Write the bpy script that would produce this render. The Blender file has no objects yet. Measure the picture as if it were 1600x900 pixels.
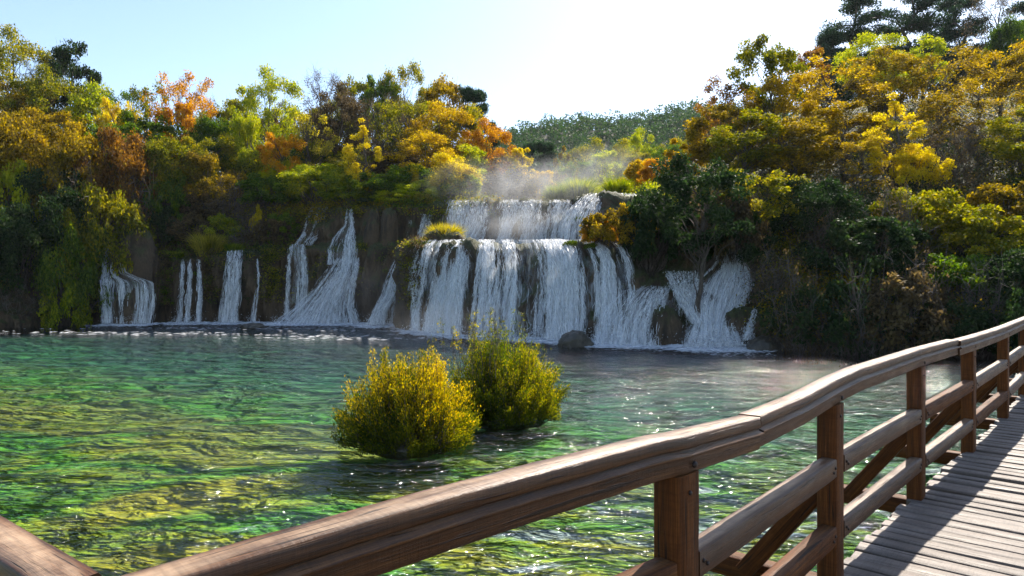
import bpy, math, random
import numpy as np
from mathutils import Vector, Matrix, Quaternion

# ------------------------------------------------------------------ scene, camera, sky, sun, exposure
scn = bpy.context.scene
COL = scn.collection
F, CX, CY = 1600 * 24 / 36.0, 800.0, 450.0
EYE = 2.6
SUN_EL, SUN_AZ = math.radians(44), math.radians(31)

cam_d = bpy.data.cameras.new('camera')
cam_d.sensor_width = 36; cam_d.lens = 24
cam_d.clip_start = 0.05; cam_d.clip_end = 6000
cam = bpy.data.objects.new('camera', cam_d)
cam.location = (0, 0, EYE); cam.rotation_euler = (math.radians(90), 0, 0)
COL.objects.link(cam); scn.camera = cam

world = bpy.data.worlds.new('World'); scn.world = world; world.use_nodes = True
wn = world.node_tree.nodes; wl = world.node_tree.links
wn.clear()
sky = wn.new('ShaderNodeTexSky'); sky.sky_type = 'NISHITA'; sky.sun_disc = False
sky.sun_elevation = SUN_EL; sky.sun_rotation = SUN_AZ
sky.air_density = 1.0; sky.dust_density = 0.7; sky.ozone_density = 1.1; sky.altitude = 50
bg = wn.new('ShaderNodeBackground'); bg.inputs['Strength'].default_value = 0.096
wo = wn.new('ShaderNodeOutputWorld')
wl.new(sky.outputs[0], bg.inputs[0]); wl.new(bg.outputs[0], wo.inputs[0])

S = Vector((math.cos(SUN_EL) * math.sin(SUN_AZ), math.cos(SUN_EL) * math.cos(SUN_AZ), math.sin(SUN_EL)))
sun_d = bpy.data.lights.new('sun', 'SUN'); sun_d.energy = 4.1; sun_d.angle = math.radians(0.53); sun_d.color = (1.0, 0.92, 0.80)
sun = bpy.data.objects.new('sun', sun_d); sun.rotation_mode = 'QUATERNION'; sun.rotation_quaternion = S.to_track_quat('Z', 'Y')
sun.location = S * 100; COL.objects.link(sun)

scn.view_settings.view_transform = 'Standard'; scn.view_settings.look = 'None'
scn.view_settings.exposure = 1.4; scn.view_settings.gamma = 1.0; scn.view_settings.use_curve_mapping = False
scn.render.engine = 'CYCLES'
cy = scn.cycles
cy.use_denoising = True
cy.max_bounces = 8; cy.diffuse_bounces = 3; cy.glossy_bounces = 3; cy.transmission_bounces = 5
cy.transparent_max_bounces = 16; cy.volume_bounces = 0
cy.caustics_reflective = False; cy.caustics_refractive = False
cy.sample_clamp_indirect = 6.0
cy.use_adaptive_sampling = True; cy.adaptive_threshold = 0.02

# ------------------------------------------------------------------ helpers
def P(px, py, d):
    return np.array([(px - CX) / F * d, d, EYE - (py - CY) / F * d])

def mesh(name, V, faces_n, loops, mat=None, parent=None, smooth=False, uv=None):
    """V (n,3); faces_n: verts per face (scalar or array); loops: flat vertex indices."""
    V = np.ascontiguousarray(V, dtype=np.float32); loops = np.ascontiguousarray(loops, dtype=np.int32).ravel()
    if np.isscalar(faces_n):
        nf = len(loops) // faces_n; tot = np.full(nf, faces_n, np.int32)
    else:
        tot = np.asarray(faces_n, np.int32); nf = len(tot)
    st = np.concatenate([[0], np.cumsum(tot)[:-1]]).astype(np.int32)
    me = bpy.data.meshes.new(name)
    me.vertices.add(len(V)); me.vertices.foreach_set('co', V.ravel())
    me.loops.add(len(loops)); me.loops.foreach_set('vertex_index', loops)
    me.polygons.add(nf); me.polygons.foreach_set('loop_start', st); me.polygons.foreach_set('loop_total', tot)
    if smooth: me.polygons.foreach_set('use_smooth', np.ones(nf, bool))
    me.update(calc_edges=True)
    if uv is not None:
        l = me.uv_layers.new(name='UVMap')
        l.data.foreach_set('uv', np.ascontiguousarray(uv, np.float32)[loops].ravel())
    if mat is not None: me.materials.append(mat)
    return me

def obj(name, me, parent=None, loc=None):
    o = bpy.data.objects.new(name, me); COL.objects.link(o)
    if parent is not None: o.parent = parent
    if loc is not None: o.location = loc
    return o

def empty(name, loc=(0, 0, 0), rz=0.0):
    o = bpy.data.objects.new(name, None); COL.objects.link(o)
    o.location = loc; o.rotation_euler = (0, 0, rz); o.empty_display_size = 0.3
    return o

def tag(o, label=None, cat=None, group=None, kind=None):
    if label: o['label'] = label
    if cat: o['category'] = cat
    if group: o['group'] = group
    if kind: o['kind'] = kind
    return o

def grid_quads(nu, nv):
    i = np.arange(nu - 1)[:, None] * nv + np.arange(nv - 1)[None, :]
    return np.stack([i, i + nv, i + nv + 1, i + 1], -1).reshape(-1, 4)

def _h(ix, iy, iz, seed):
    n = (ix.astype(np.int64) * 73856093) ^ (iy.astype(np.int64) * 19349663) ^ (iz.astype(np.int64) * 83492791) ^ (seed * 2654435761)
    n = (n ^ (n >> 13)) * 1274126177 & 0x7fffffff
    n = (n ^ (n >> 16)) & 0xffff
    return n / 32767.5 - 1.0

def vnoise(p, seed=0):
    p = np.asarray(p, float); i = np.floor(p).astype(np.int64); f = p - i; f = f * f * (3 - 2 * f)
    r = 0
    for a in (0, 1):
        for b in (0, 1):
            for c in (0, 1):
                w = (f[..., 0] if a else 1 - f[..., 0]) * (f[..., 1] if b else 1 - f[..., 1]) * (f[..., 2] if c else 1 - f[..., 2])
                r = r + w * _h(i[..., 0] + a, i[..., 1] + b, i[..., 2] + c, seed)
    return r

def fbm(p, octv=4, seed=0, gain=0.5):
    p = np.asarray(p, float); r = 0; a = 1
    for k in range(octv):
        r = r + a * vnoise(p * 2 ** k, seed + k * 17); a *= gain
    return r

def frames_along(pts):
    t = np.gradient(pts, axis=0); t /= np.linalg.norm(t, axis=1)[:, None] + 1e-9
    ref = np.where(np.abs(t[:, 2:3]) > 0.9, np.array([[1.0, 0, 0]]), np.array([[0, 0, 1.0]]))
    a = np.cross(t, ref); a /= np.linalg.norm(a, axis=1)[:, None] + 1e-9
    b = np.cross(t, a)
    return t, a, b

class Acc:
    """collects quads and triangles of ONE part"""
    def __init__(s): s.V = []; s.L = []; s.T = []; s.n = 0
    def add(s, V, faces, k):
        s.V.append(np.asarray(V, float)); f = np.asarray(faces).reshape(-1, k) + s.n
        s.L.append(f.ravel()); s.T.append(np.full(len(f), k)); s.n += len(V)
    def tube(s, pts, rad, sides=6):
        pts = np.asarray(pts, float); rad = np.asarray(rad, float); n = len(pts)
        t, a, b = frames_along(pts); th = np.linspace(0, 2 * np.pi, sides, endpoint=False)
        ring = pts[:, None] + rad[:, None, None] * (np.cos(th)[None, :, None] * a[:, None] + np.sin(th)[None, :, None] * b[:, None])
        i = np.arange(n - 1)[:, None] * sides; j = np.arange(sides)[None]; j2 = (j + 1) % sides
        q = np.stack([i + j, i + j2, i + sides + j2, i + sides + j], -1)
        s.add(ring.reshape(-1, 3), q, 4)
    def mesh(s, name, mat, smooth=False):
        return mesh(name, np.concatenate(s.V), np.concatenate(s.T), np.concatenate(s.L), mat, smooth=smooth)

def rnd_unit(rng, n):
    v = rng.normal(size=(n, 3)); return v / (np.linalg.norm(v, axis=1)[:, None] + 1e-9)

def leaf_quads(C, L, W, rng, dirs=None, spread=1.0):
    """rhombic leaves at centres C"""
    n = len(C); a = rnd_unit(rng, n)
    if dirs is not None:
        a = dirs + a * spread; a /= np.linalg.norm(a, axis=1)[:, None] + 1e-9
    b = np.cross(a, rnd_unit(rng, n)); b /= np.linalg.norm(b, axis=1)[:, None] + 1e-9
    l = (L * rng.uniform(.6, 1.3, n))[:, None] / 2; w = (W * rng.uniform(.6, 1.3, n))[:, None] / 2
    V = np.stack([C - a * l, C + b * w - a * l * .1, C + a * l, C - b * w - a * l * .1], 1).reshape(-1, 3)
    return V, np.arange(4 * n).reshape(-1, 4)

# ------------------------------------------------------------------ materials
class NT:
    def __init__(s, name):
        s.m = bpy.data.materials.new(name); s.m.use_nodes = True
        s.t = s.m.node_tree; s.t.nodes.clear(); s.out = s.n('ShaderNodeOutputMaterial')
    def n(s, typ, **kw):
        nd = s.t.nodes.new(typ)
        for k, v in kw.items():
            if k.startswith('i_'):
                key = k[2:]; key = int(key) if key.isdigit() else key.replace('_', ' ')
                nd.inputs[key].default_value = v
            else: setattr(nd, k, v)
        return nd
    def l(s, a, b): s.t.links.new(a, b)
    def ramp(s, fac, stops, interp='LINEAR'):
        r = s.n('ShaderNodeValToRGB'); r.color_ramp.interpolation = interp; e = r.color_ramp.elements
        while len(e) < len(stops): e.new(0.5)
        for k, (p, c) in enumerate(stops):
            e[k].position = p; e[k].color = (c[0], c[1], c[2], 1) if not np.isscalar(c) else (c, c, c, 1)
        s.l(fac, r.inputs[0]); return r.outputs[0]
    def noise(s, vec, scale, detail=4, rough=.55, dist=0.0):
        nd = s.n('ShaderNodeTexNoise'); nd.inputs['Scale'].default_value = scale; nd.inputs['Detail'].default_value = detail
        nd.inputs['Roughness'].default_value = rough; nd.inputs['Distortion'].default_value = dist
        if vec is not None: s.l(vec, nd.inputs['Vector'])
        return nd.outputs['Fac']
    def mapping(s, vec, scale=(1, 1, 1), loc=(0, 0, 0), rot=(0, 0, 0)):
        m = s.n('ShaderNodeMapping'); m.inputs['Scale'].default_value = scale; m.inputs['Location'].default_value = loc; m.inputs['Rotation'].default_value = rot
        s.l(vec, m.inputs['Vector']); return m.outputs[0]
    def math(s, op, a, b=None, clamp=False):
        m = s.n('ShaderNodeMath', operation=op, use_clamp=clamp)
        for i, v in enumerate((a, b)):
            if v is None: continue
            if isinstance(v, (int, float)): m.inputs[i].default_value = v
            else: s.l(v, m.inputs[i])
        return m.outputs[0]
    def mix(s, fac, a, b, blend='MIX'):
        m = s.n('ShaderNodeMix', data_type='RGBA', blend_type=blend)
        for i, v in ((0, fac), (6, a), (7, b)):
            if isinstance(v, (int, float)): m.inputs[i].default_value = v
            elif isinstance(v, tuple): m.inputs[i].default_value = (*v, 1)
            else: s.l(v, m.inputs[i])
        return m.outputs[2]
    def bump(s, height, strength, dist):
        b = s.n('ShaderNodeBump'); b.inputs['Strength'].default_value = strength; b.inputs['Distance'].default_value = dist
        s.l(height, b.inputs['Height']); return b.outputs[0]

def leaf_mat(name, cols, trans=0.5):
    t = NT(name)
    g = t.n('ShaderNodeNewGeometry'); oi = t.n('ShaderNodeObjectInfo'); tc = t.n('ShaderNodeTexCoord')
    big = t.noise(tc.outputs['Object'], 0.9, 2)
    f = t.math('ADD', t.math('MULTIPLY', g.outputs['Random Per Island'], .62), t.math('MULTIPLY', t.math('SUBTRACT', big, .5), 1.2))
    f = t.math('ADD', f, t.math('MULTIPLY', oi.outputs['Random'], .2), clamp=True)
    k = len(cols); c = t.ramp(f, [(0.08 + .84 * i / max(1, k - 1), cols[i]) for i in range(k)])
    d = t.n('ShaderNodeBsdfPrincipled'); d.inputs['Roughness'].default_value = .65; d.inputs['Specular IOR Level'].default_value = .12
    t.l(c, d.inputs['Base Color'])
    tr = t.n('ShaderNodeBsdfTranslucent')
    hs = t.n('ShaderNodeHueSaturation', i_Saturation=1.2, i_Value=1.75); t.l(c, hs.inputs['Color']); t.l(hs.outputs[0], tr.inputs['Color'])
    m = t.n('ShaderNodeMixShader'); m.inputs[0].default_value = trans
    t.l(d.outputs[0], m.inputs[1]); t.l(tr.outputs[0], m.inputs[2]); t.l(m.outputs[0], t.out.inputs[0])
    return t.m

LM = {
 'gold':   leaf_mat('leaf_gold', [(.16, .11, .012), (.36, .23, .010), (.52, .36, .012), (.50, .40, .03)]),
 'yellow': leaf_mat('leaf_yellow', [(.30, .24, .015), (.52, .40, .012), (.62, .48, .02), (.45, .42, .03)]),
 'lime':   leaf_mat('leaf_lime', [(.12, .17, .015), (.26, .30, .015), (.40, .38, .02), (.45, .42, .03)]),
 'orange': leaf_mat('leaf_orange', [(.24, .095, .012), (.42, .19, .012), (.50, .27, .015), (.45, .29, .02)]),
 'rust':   leaf_mat('leaf_rust', [(.08, .048, .020), (.18, .095, .032), (.26, .14, .04), (.26, .19, .05)]),
 'olive':  leaf_mat('leaf_olive', [(.06, .075, .012), (.15, .155, .018), (.26, .23, .02), (.38, .29, .025)]),
 'green':  leaf_mat('leaf_green', [(.03, .06, .012), (.07, .12, .018), (.13, .18, .02), (.22, .24, .03)]),
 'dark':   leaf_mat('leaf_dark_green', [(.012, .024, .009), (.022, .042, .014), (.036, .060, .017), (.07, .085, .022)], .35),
 'pine':   leaf_mat('needle_dark', [(.016, .035, .016), (.03, .06, .026), (.045, .08, .03)], .25),
 'brown':  leaf_mat('leaf_brown', [(.04, .032, .020), (.085, .062, .033), (.13, .095, .045), (.19, .14, .055)], .4),
 'dimgold': leaf_mat('leaf_brown_gold', [(.07, .055, .016), (.16, .12, .018), (.30, .205, .02), (.44, .30, .022)]),
 'grass':  leaf_mat('grass_blade', [(.12, .13, .02), (.30, .26, .04), (.45, .36, .08), (.40, .36, .06)]),
 'greengrass': leaf_mat('grass_blade_green', [(.06, .10, .015), (.16, .20, .02), (.30, .30, .03), (.40, .36, .04)]),
 'hillpine': leaf_mat('hill_needles', [(.018, .045, .014), (.032, .072, .020), (.05, .095, .025), (.085, .12, .03)], .25),
 'moss':   leaf_mat('moss_green', [(.04, .07, .008), (.10, .14, .012), (.16, .20, .015)], .3),
}

def bark_mat():
    t = NT('bark'); tc = t.n('ShaderNodeTexCoord')
    v = t.mapping(tc.outputs['Object'], (9, 9, 2)); nz = t.noise(v, 1.5, 5, .65)
    c = t.ramp(nz, [(.3, (.035, .026, .019)), (.55, (.085, .066, .05)), (.75, (.16, .135, .11))])
    b = t.n('ShaderNodeBsdfPrincipled'); b.inputs['Roughness'].default_value = .9
    t.l(c, b.inputs['Base Color']); t.l(t.bump(nz, .6, .03), b.inputs['Normal']); t.l(b.outputs[0], t.out.inputs[0]); return t.m
BARK = bark_mat()
def twig_mat():
    t = NT('grey_twig'); g = t.n('ShaderNodeNewGeometry')
    c = t.ramp(g.outputs['Random Per Island'], [(0, (.06, .045, .036)), (.5, (.12, .094, .078)), (1, (.19, .155, .13))])
    b = t.n('ShaderNodeBsdfPrincipled'); b.inputs['Roughness'].default_value = .8
    t.l(c, b.inputs['Base Color']); t.l(b.outputs[0], t.out.inputs[0]); return t.m
TWIG = twig_mat()

def rock_mat():
    t = NT('travertine_rock'); tc = t.n('ShaderNodeTexCoord'); g = t.n('ShaderNodeNewGeometry')
    v = t.mapping(tc.outputs['Object'], (1, 1, .22)); n1 = t.noise(v, 2.2, 6, .62, .6)
    n2 = t.noise(tc.outputs['Object'], .45, 4); n3 = t.noise(t.mapping(tc.outputs['Object'], (1, 1, .5)), 9, 5, .7)
    c = t.ramp(n1, [(.30, (.016, .011, .006)), (.46, (.055, .035, .017)), (.6, (.125, .080, .040)), (.76, (.25, .175, .10))])
    c = t.mix(t.ramp(n2, [(.45, 0), (.65, 1)]), c, (.12, .075, .038), 'MIX')
    c = t.mix(.55, c, t.ramp(n3, [(.3, .25), (.7, 1.0)]), 'MULTIPLY')
    sx = t.n('ShaderNodeSeparateXYZ'); t.l(g.outputs['Normal'], sx.inputs[0])
    up = t.math('ADD', sx.outputs[2], t.math('MULTIPLY', t.math('SUBTRACT', n3, .5), .9))
    mossf = t.ramp(up, [(.32, 0), (.6, 1)])
    c = t.mix(mossf, c, t.ramp(n3, [(.3, (.025, .03, .008)), (.6, (.06, .065, .014)), (.8, (.11, .10, .03))]))
    b = t.n('ShaderNodeBsdfPrincipled'); b.inputs['Roughness'].default_value = .8
    t.l(c, b.inputs['Base Color'])
    h = t.math('ADD', t.math('MULTIPLY', n1, .7), t.math('MULTIPLY', n3, .3))
    t.l(t.bump(h, 1.0, .5), b.inputs['Normal']); t.l(b.outputs[0], t.out.inputs[0]); return t.m
ROCK = rock_mat()

def wetrock_mat():
    t = NT('wet_boulder'); tc = t.n('ShaderNodeTexCoord')
    n1 = t.noise(tc.outputs['Object'], 2.4, 6, .65)
    c = t.ramp(n1, [(.3, (.02, .016, .011)), (.55, (.055, .045, .03)), (.75, (.12, .10, .07))])
    b = t.n('ShaderNodeBsdfPrincipled'); b.inputs['Roughness'].default_value = .38
    t.l(c, b.inputs['Base Color']); t.l(t.bump(n1, .8, .15), b.inputs['Normal']); t.l(b.outputs[0], t.out.inputs[0]); return t.m
WETROCK = wetrock_mat()

def wood_mat(name, dark, mid, lite, worn, rough=.5, wornup=0.0, wornall=.25, spec=.3):
    t = NT(name); uv = t.n('ShaderNodeUVMap'); oi = t.n('ShaderNodeObjectInfo'); g = t.n('ShaderNodeNewGeometry')
    off = t.n('ShaderNodeCombineXYZ'); t.l(t.math('MULTIPLY', oi.outputs['Random'], 37.0), off.inputs[0]); t.l(t.math('MULTIPLY', oi.outputs['Random'], 11.0), off.inputs[1])
    va = t.n('ShaderNodeVectorMath', operation='ADD'); t.l(uv.outputs[0], va.inputs[0]); t.l(off.outputs[0], va.inputs[1])
    vec = va.outputs[0]
    grain = t.noise(t.mapping(vec, (1.3, 38, 1)), 1.0, 6, .68, .8)
    fine = t.noise(t.mapping(vec, (6, 230, 1)), 1.0, 4, .7, .3)
    blot = t.noise(t.mapping(vec, (2.6, 12, 1)), 1.0, 6, .68)
    cut = t.noise(t.mapping(vec, (75, 7, 1)), 1.0, 3, .6, .4)
    crack = t.noise(t.mapping(vec, (2.4, 60, 1), (3, 5, 0)), 1.0, 3, .5, .5)
    c = t.ramp(grain, [(.30, dark), (.5, mid), (.70, lite)])
    c = t.mix(.8, c, t.ramp(fine, [(.34, .28), (.58, 1.05)]), 'MULTIPLY')
    sx = t.n('ShaderNodeSeparateXYZ'); t.l(g.outputs['Normal'], sx.inputs[0])
    up = t.ramp(sx.outputs[2], [(.93, wornall), (.985, max(wornall, wornup))])      # bleached by feet, hands and weather on the upper faces
    c = t.mix(t.math('MULTIPLY', t.ramp(blot, [(.38, .15), (.66, 1)]), up), c, worn)
    c = t.mix(.40, c, t.ramp(cut, [(.36, .5), (.55, 1.0)]), 'MULTIPLY')
    ck = t.ramp(crack, [(.33, 1), (.385, 0)]); c = t.mix(t.math('MULTIPLY', ck, .85), c, (.012, .008, .006))
    c = t.mix(t.ramp(oi.outputs['Random'], [(0, .0), (1, .30)]), c, (dark[0] * 1.4, dark[1] * 1.4, dark[2] * 1.4))
    b = t.n('ShaderNodeBsdfPrincipled'); b.inputs['Specular IOR Level'].default_value = spec
    t.l(c, b.inputs['Base Color']); t.l(t.ramp(blot, [(.3, rough - .05), (.7, rough + .22)]), b.inputs['Roughness'])
    h = t.math('ADD', t.math('MULTIPLY', grain, .6), t.math('ADD', t.math('MULTIPLY', fine, .35), t.math('MULTIPLY', cut, .2))); h = t.math('SUBTRACT', h, t.math('MULTIPLY', ck, .6))
    t.l(t.bump(h, .7, .007), b.inputs['Normal']); t.l(b.outputs[0], t.out.inputs[0]); return t.m
WOOD = wood_mat('stained_wood', (.034, .010, .002), (.115, .034, .006), (.21, .072, .014), (.24, .13, .06), .55, .35, .04, .15)
RAILWOOD = wood_mat('worn_rail_wood', (.022, .007, .002), (.082, .029, .008), (.18, .075, .022), (.48, .33, .21), .38, .9, .03, .35)
DECKWOOD = wood_mat('weathered_deck_wood', (.05, .036, .028), (.13, .098, .078), (.20, .158, .13), (.27, .225, .195), .5, .7, .5)
def plain(name, col, rough=.5, metal=0.0):
    t = NT(name); tc = t.n('ShaderNodeTexCoord'); nz = t.noise(tc.outputs['Object'], 60, 3)
    b = t.n('ShaderNodeBsdfPrincipled'); b.inputs['Roughness'].default_value = rough; b.inputs['Metallic'].default_value = metal
    t.l(t.ramp(nz, [(.3, tuple(c * .6 for c in col)), (.7, col)]), b.inputs['Base Color']); t.l(b.outputs[0], t.out.inputs[0]); return t.m
IRON = plain('rusty_iron', (.06, .045, .04), .5, .7)

def white_water(name, sheet=False):
    t = NT(name); g = t.n('ShaderNodeNewGeometry')
    d = t.n('ShaderNodeBsdfDiffuse'); tr = t.n('ShaderNodeBsdfTranslucent')
    c = t.ramp(g.outputs['Random Per Island'], [(0, (.74, .77, .80)), (.5, (.92, .93, .94)), (1, (.98, .98, .98))])
    t.l(c, d.inputs[0]); t.l(c, tr.inputs[0])
    gl = t.n('ShaderNodeBsdfGlossy'); gl.inputs['Roughness'].default_value = .25
    m = t.n('ShaderNodeMixShader'); m.inputs[0].default_value = .45; t.l(d.outputs[0], m.inputs[1]); t.l(tr.outputs[0], m.inputs[2])
    m2 = t.n('ShaderNodeMixShader'); m2.inputs[0].default_value = .06; t.l(m.outputs[0], m2.inputs[1]); t.l(gl.outputs[0], m2.inputs[2])
    res = m2.outputs[0]
    tp = t.n('ShaderNodeBsdfTransparent'); mx = t.n('ShaderNodeMixShader')
    if sheet:
        uv = t.n('ShaderNodeUVMap')
        n1 = t.noise(t.mapping(uv.outputs[0], (8.5, .8, 1)), 1.0, 6, .72, .5)
        n2 = t.noise(t.mapping(uv.outputs[0], (1.1, .25, 1)), 1.0, 3, .5, .3)
        a = t.math('ADD', t.math('MULTIPLY', n1, .6), t.math('MULTIPLY', n2, .55))
        t.l(t.ramp(a, [(.50, .0), (.62, .28), (.78, .80)]), mx.inputs[0])
    else: t.l(t.ramp(t.math('FRACT', t.math('MULTIPLY', g.outputs['Random Per Island'], 7.31)), [(0, .18), (.5, .62), (1, 1.0)]), mx.inputs[0])
    t.l(tp.outputs[0], mx.inputs[1]); t.l(res, mx.inputs[2]); t.l(mx.outputs[0], t.out.inputs[0])
    return t.m
WSHEET = white_water('falling_water', True); WSTREAK = white_water('white_water')

# ------------------------------------------------------------------ terrain: banks, travertine cliffs and terraces
#  px : [(depth, height) x 9]  bed, waterline, lip 1, terrace 1 back, lip 2, terrace 2 back, hill, crest, beyond
KEY = {
 -1200: [(31, -2), (32.0, 0), (33, 2.0), (35, 3.2), (37, 5.0), (42, 7.5), (52, 11.5), (66, 15.5), (120, 14)],
 -300:  [(40, -2), (41.0, 0), (41.8, 2.0), (44, 3.2), (46, 5.5), (50, 8.0), (58, 12.0), (70, 16.0), (120, 14)],
 0:     [(43, -2), (44.0, 0), (44.8, 2.0), (46.5, 3.2), (48.5, 5.8), (52, 8.2), (60, 12.5), (72, 16.0), (120, 14)],
 150:   [(48, -2), (48.8, 0), (49.3, 3.2), (51, 4.2), (52.4, 6.8), (56, 8.6), (64, 11.5), (76, 15.0), (120, 13)],
 250:   [(49.3, -2), (50.2, 0), (50.6, 4.8), (53, 5.3), (54.2, 7.8), (58, 9.0), (66, 11.6), (80, 13.6), (120, 12)],
 450:   [(49.7, -2), (50.6, 0), (51.0, 5.2), (53.5, 5.5), (54.4, 8.4), (57, 9.2), (66, 11.6), (80, 13.6), (120, 12)],
 560:   [(48.6, -2), (49.6, 0), (50.6, 5.4), (51.4, 6.5), (52.2, 8.7), (56, 9.2), (64, 11.6), (78, 14.4), (120, 12)],
 618:   [(46.5, -2), (47.5, 0), (48.4, 5.2), (50.0, 5.8), (51.2, 8.7), (55, 9.2), (64, 11.6), (77, 14.4), (120, 12)],
 645:   [(39.2, -2), (40.2, 0), (41.6, 5.1), (49.8, 5.4), (51.0, 8.7), (55, 9.2), (64, 11.3), (76, 14.0), (120, 12)],
 720:   [(35.6, -2), (36.6, 0), (38.0, 4.9), (49.6, 5.4), (50.8, 8.8), (56, 9.2), (64, 10.6), (74, 12.0), (120, 11)],
 800:   [(33.8, -2), (34.8, 0), (36.6, 4.85), (49.6, 5.4), (50.8, 8.8), (58, 9.2), (80, 9.8), (100, 11), (140, 14)],
 900:   [(32.0, -2), (33.0, 0), (34.6, 4.80), (46, 5.4), (47.6, 8.7), (58, 9.2), (80, 9.8), (100, 11), (140, 14)],
 960:   [(31.3, -2), (32.2, 0), (33.6, 4.5), (40, 5.4), (43.2, 8.5), (56, 9.2), (80, 9.8), (100, 11.5), (140, 15)],
 1010:  [(30.6, -2), (31.5, 0), (32.6, 2.6), (34.4, 3.8), (38.5, 6.8), (46, 9.0), (60, 10.8), (80, 13.0), (140, 16)],
 1100:  [(29.4, -2), (30.3, 0), (31.4, 1.9), (33, 3.5), (35.6, 5.5), (40, 8.0), (52, 12.0), (66, 16.5), (120, 20)],
 1200:  [(27.9, -2), (28.8, 0), (29.5, 1.2), (31, 2.3), (33.4, 4.2), (38, 7.0), (48, 12.0), (64, 18.5), (120, 25)],
 1400:  [(26.2, -2), (27.1, 0), (27.8, 1.0), (29.3, 2.0), (31.5, 3.7), (36, 7.0), (46, 12.0), (64, 20.5), (120, 28)],
 1700:  [(23.2, -2), (24.1, 0), (24.8, 1.0), (26.3, 2.0), (28.5, 3.7), (33, 7.0), (43, 12.5), (62, 21.5), (120, 28)],
 2600:  [(15.5, -2), (16.2, 0), (16.8, 1.0), (18.0, 2.0), (20, 3.5), (25, 7.0), (35, 12.5), (54, 21.0), (120, 28)],
}
KX = np.array(sorted(KEY)); KP = np.array([KEY[k] for k in sorted(KEY)], float)
def key_at(px):
    px = np.asarray(px, float)
    return np.stack([np.stack([np.interp(px, KX, KP[:, k, c]) for c in (0, 1)], -1) for k in range(9)], -2)
def terr(px, d):
    k = key_at(px); return float(np.interp(d, k[:, 0], k[:, 1]))

def build_terrain():
    cols = np.concatenate([np.arange(-1200, -60, 14), np.arange(-60, 1660, 3.4), np.arange(1660, 2601, 14)])
    rows = [6, 44, 16, 34, 12, 14, 12, 8]
    k = key_at(cols); parts = []; wt = []
    for s, n in enumerate(rows):
        f = np.linspace(0, 1, n, endpoint=(s == 7))
        parts.append(k[:, s, None, :] * (1 - f)[None, :, None] + k[:, s + 1, None, :] * f[None, :, None])
        base = {1: 1.0, 3: 1.0, 2: .55, 0: .5}.get(s, .45); wt.append(np.full(n, base))
    pr = np.concatenate(parts, 1); wt = np.concatenate(wt)
    for _ in range(3):                                   # round the lips
        pr[:, 1:-1] = .25 * pr[:, :-2] + .5 * pr[:, 1:-1] + .25 * pr[:, 2:]
    wt = np.convolve(np.pad(wt, 3, 'edge'), np.ones(7) / 7, 'valid')
    d, z = pr[..., 0], pr[..., 1]
    G = np.stack([(cols[:, None] - CX) / F * d, d, z], -1)
    du = np.gradient(G, axis=0); dv = np.gradient(G, axis=1); N = np.cross(du, dv); N /= np.linalg.norm(N, axis=-1)[..., None] + 1e-9
    drape = fbm(G * np.array([.75, .75, .16]), 4, 3); lump = fbm(G * np.array([.28, .28, .22]), 3, 9); fine = fbm(G * np.array([2.2, 2.2, .8]), 3, 21)
    disp = (.26 * (1 - 2.4 * np.abs(fbm(G * np.array([1.9, 1.9, .22]), 2, 41))) + .62 * (1 - 2 * np.abs(drape)) * .6 + .38 * lump + .13 * fine) * wt[None, :]
    inx = np.clip((cols + 100) / 60, 0.35, 1)[:, None]
    G = G + N * (disp * inx)[..., None]
    nu, nv = d.shape
    me = mesh('terrain', G.reshape(-1, 3), 4, grid_quads(nu, nv), ROCK, smooth=True)
    return obj('terrain', me)
tag(build_terrain(), 'brown travertine banks and terraces rising from the pool', kind='structure')

# far hill
def hill_top(px):
    return np.interp(px, [-400, 500, 700, 770, 800, 850, 900, 950, 990, 1030, 1075, 1120, 1300, 1800, 2600], [330, 300, 250, 226, 212, 196, 190, 192, 196, 186, 179, 178, 190, 240, 330])
def build_hill():
    cols = np.arange(-400, 2601, 12.0); fr = np.linspace(0, 1, 50)
    d = 138 + fr * 300
    crest = .55
    zt = EYE - (hill_top(cols) + 19 - CY) / F * (138 + crest * 300)
    prof = np.where(fr < crest, .5 - .5 * np.cos(np.pi * fr / crest), 1 - .5 * (fr - crest))
    z = 12 + (zt[:, None] - 12) * prof[None]
    D = np.broadcast_to(d, z.shape)
    G = np.stack([(cols[:, None] - CX) / F * D, D, z], -1)
    G[..., 2] += 2.0 * fbm(G * .02, 3, 5)
    return G
HG = build_hill()
t = NT('hill_soil'); tc = t.n('ShaderNodeTexCoord'); b = t.n('ShaderNodeBsdfPrincipled', i_Roughness=.95)
t.l(t.ramp(t.noise(tc.outputs['Object'], .1, 5), [(.35, (.03, .04, .015)), (.7, (.09, .085, .04))]), b.inputs['Base Color']); t.l(b.outputs[0], t.out.inputs[0])
HILLSOIL = t.m
tag(obj('hill', mesh('hill', HG.reshape(-1, 3), 4, grid_quads(*HG.shape[:2]), HILLSOIL, smooth=True)), 'distant wooded hill closing the valley', kind='structure')

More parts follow.
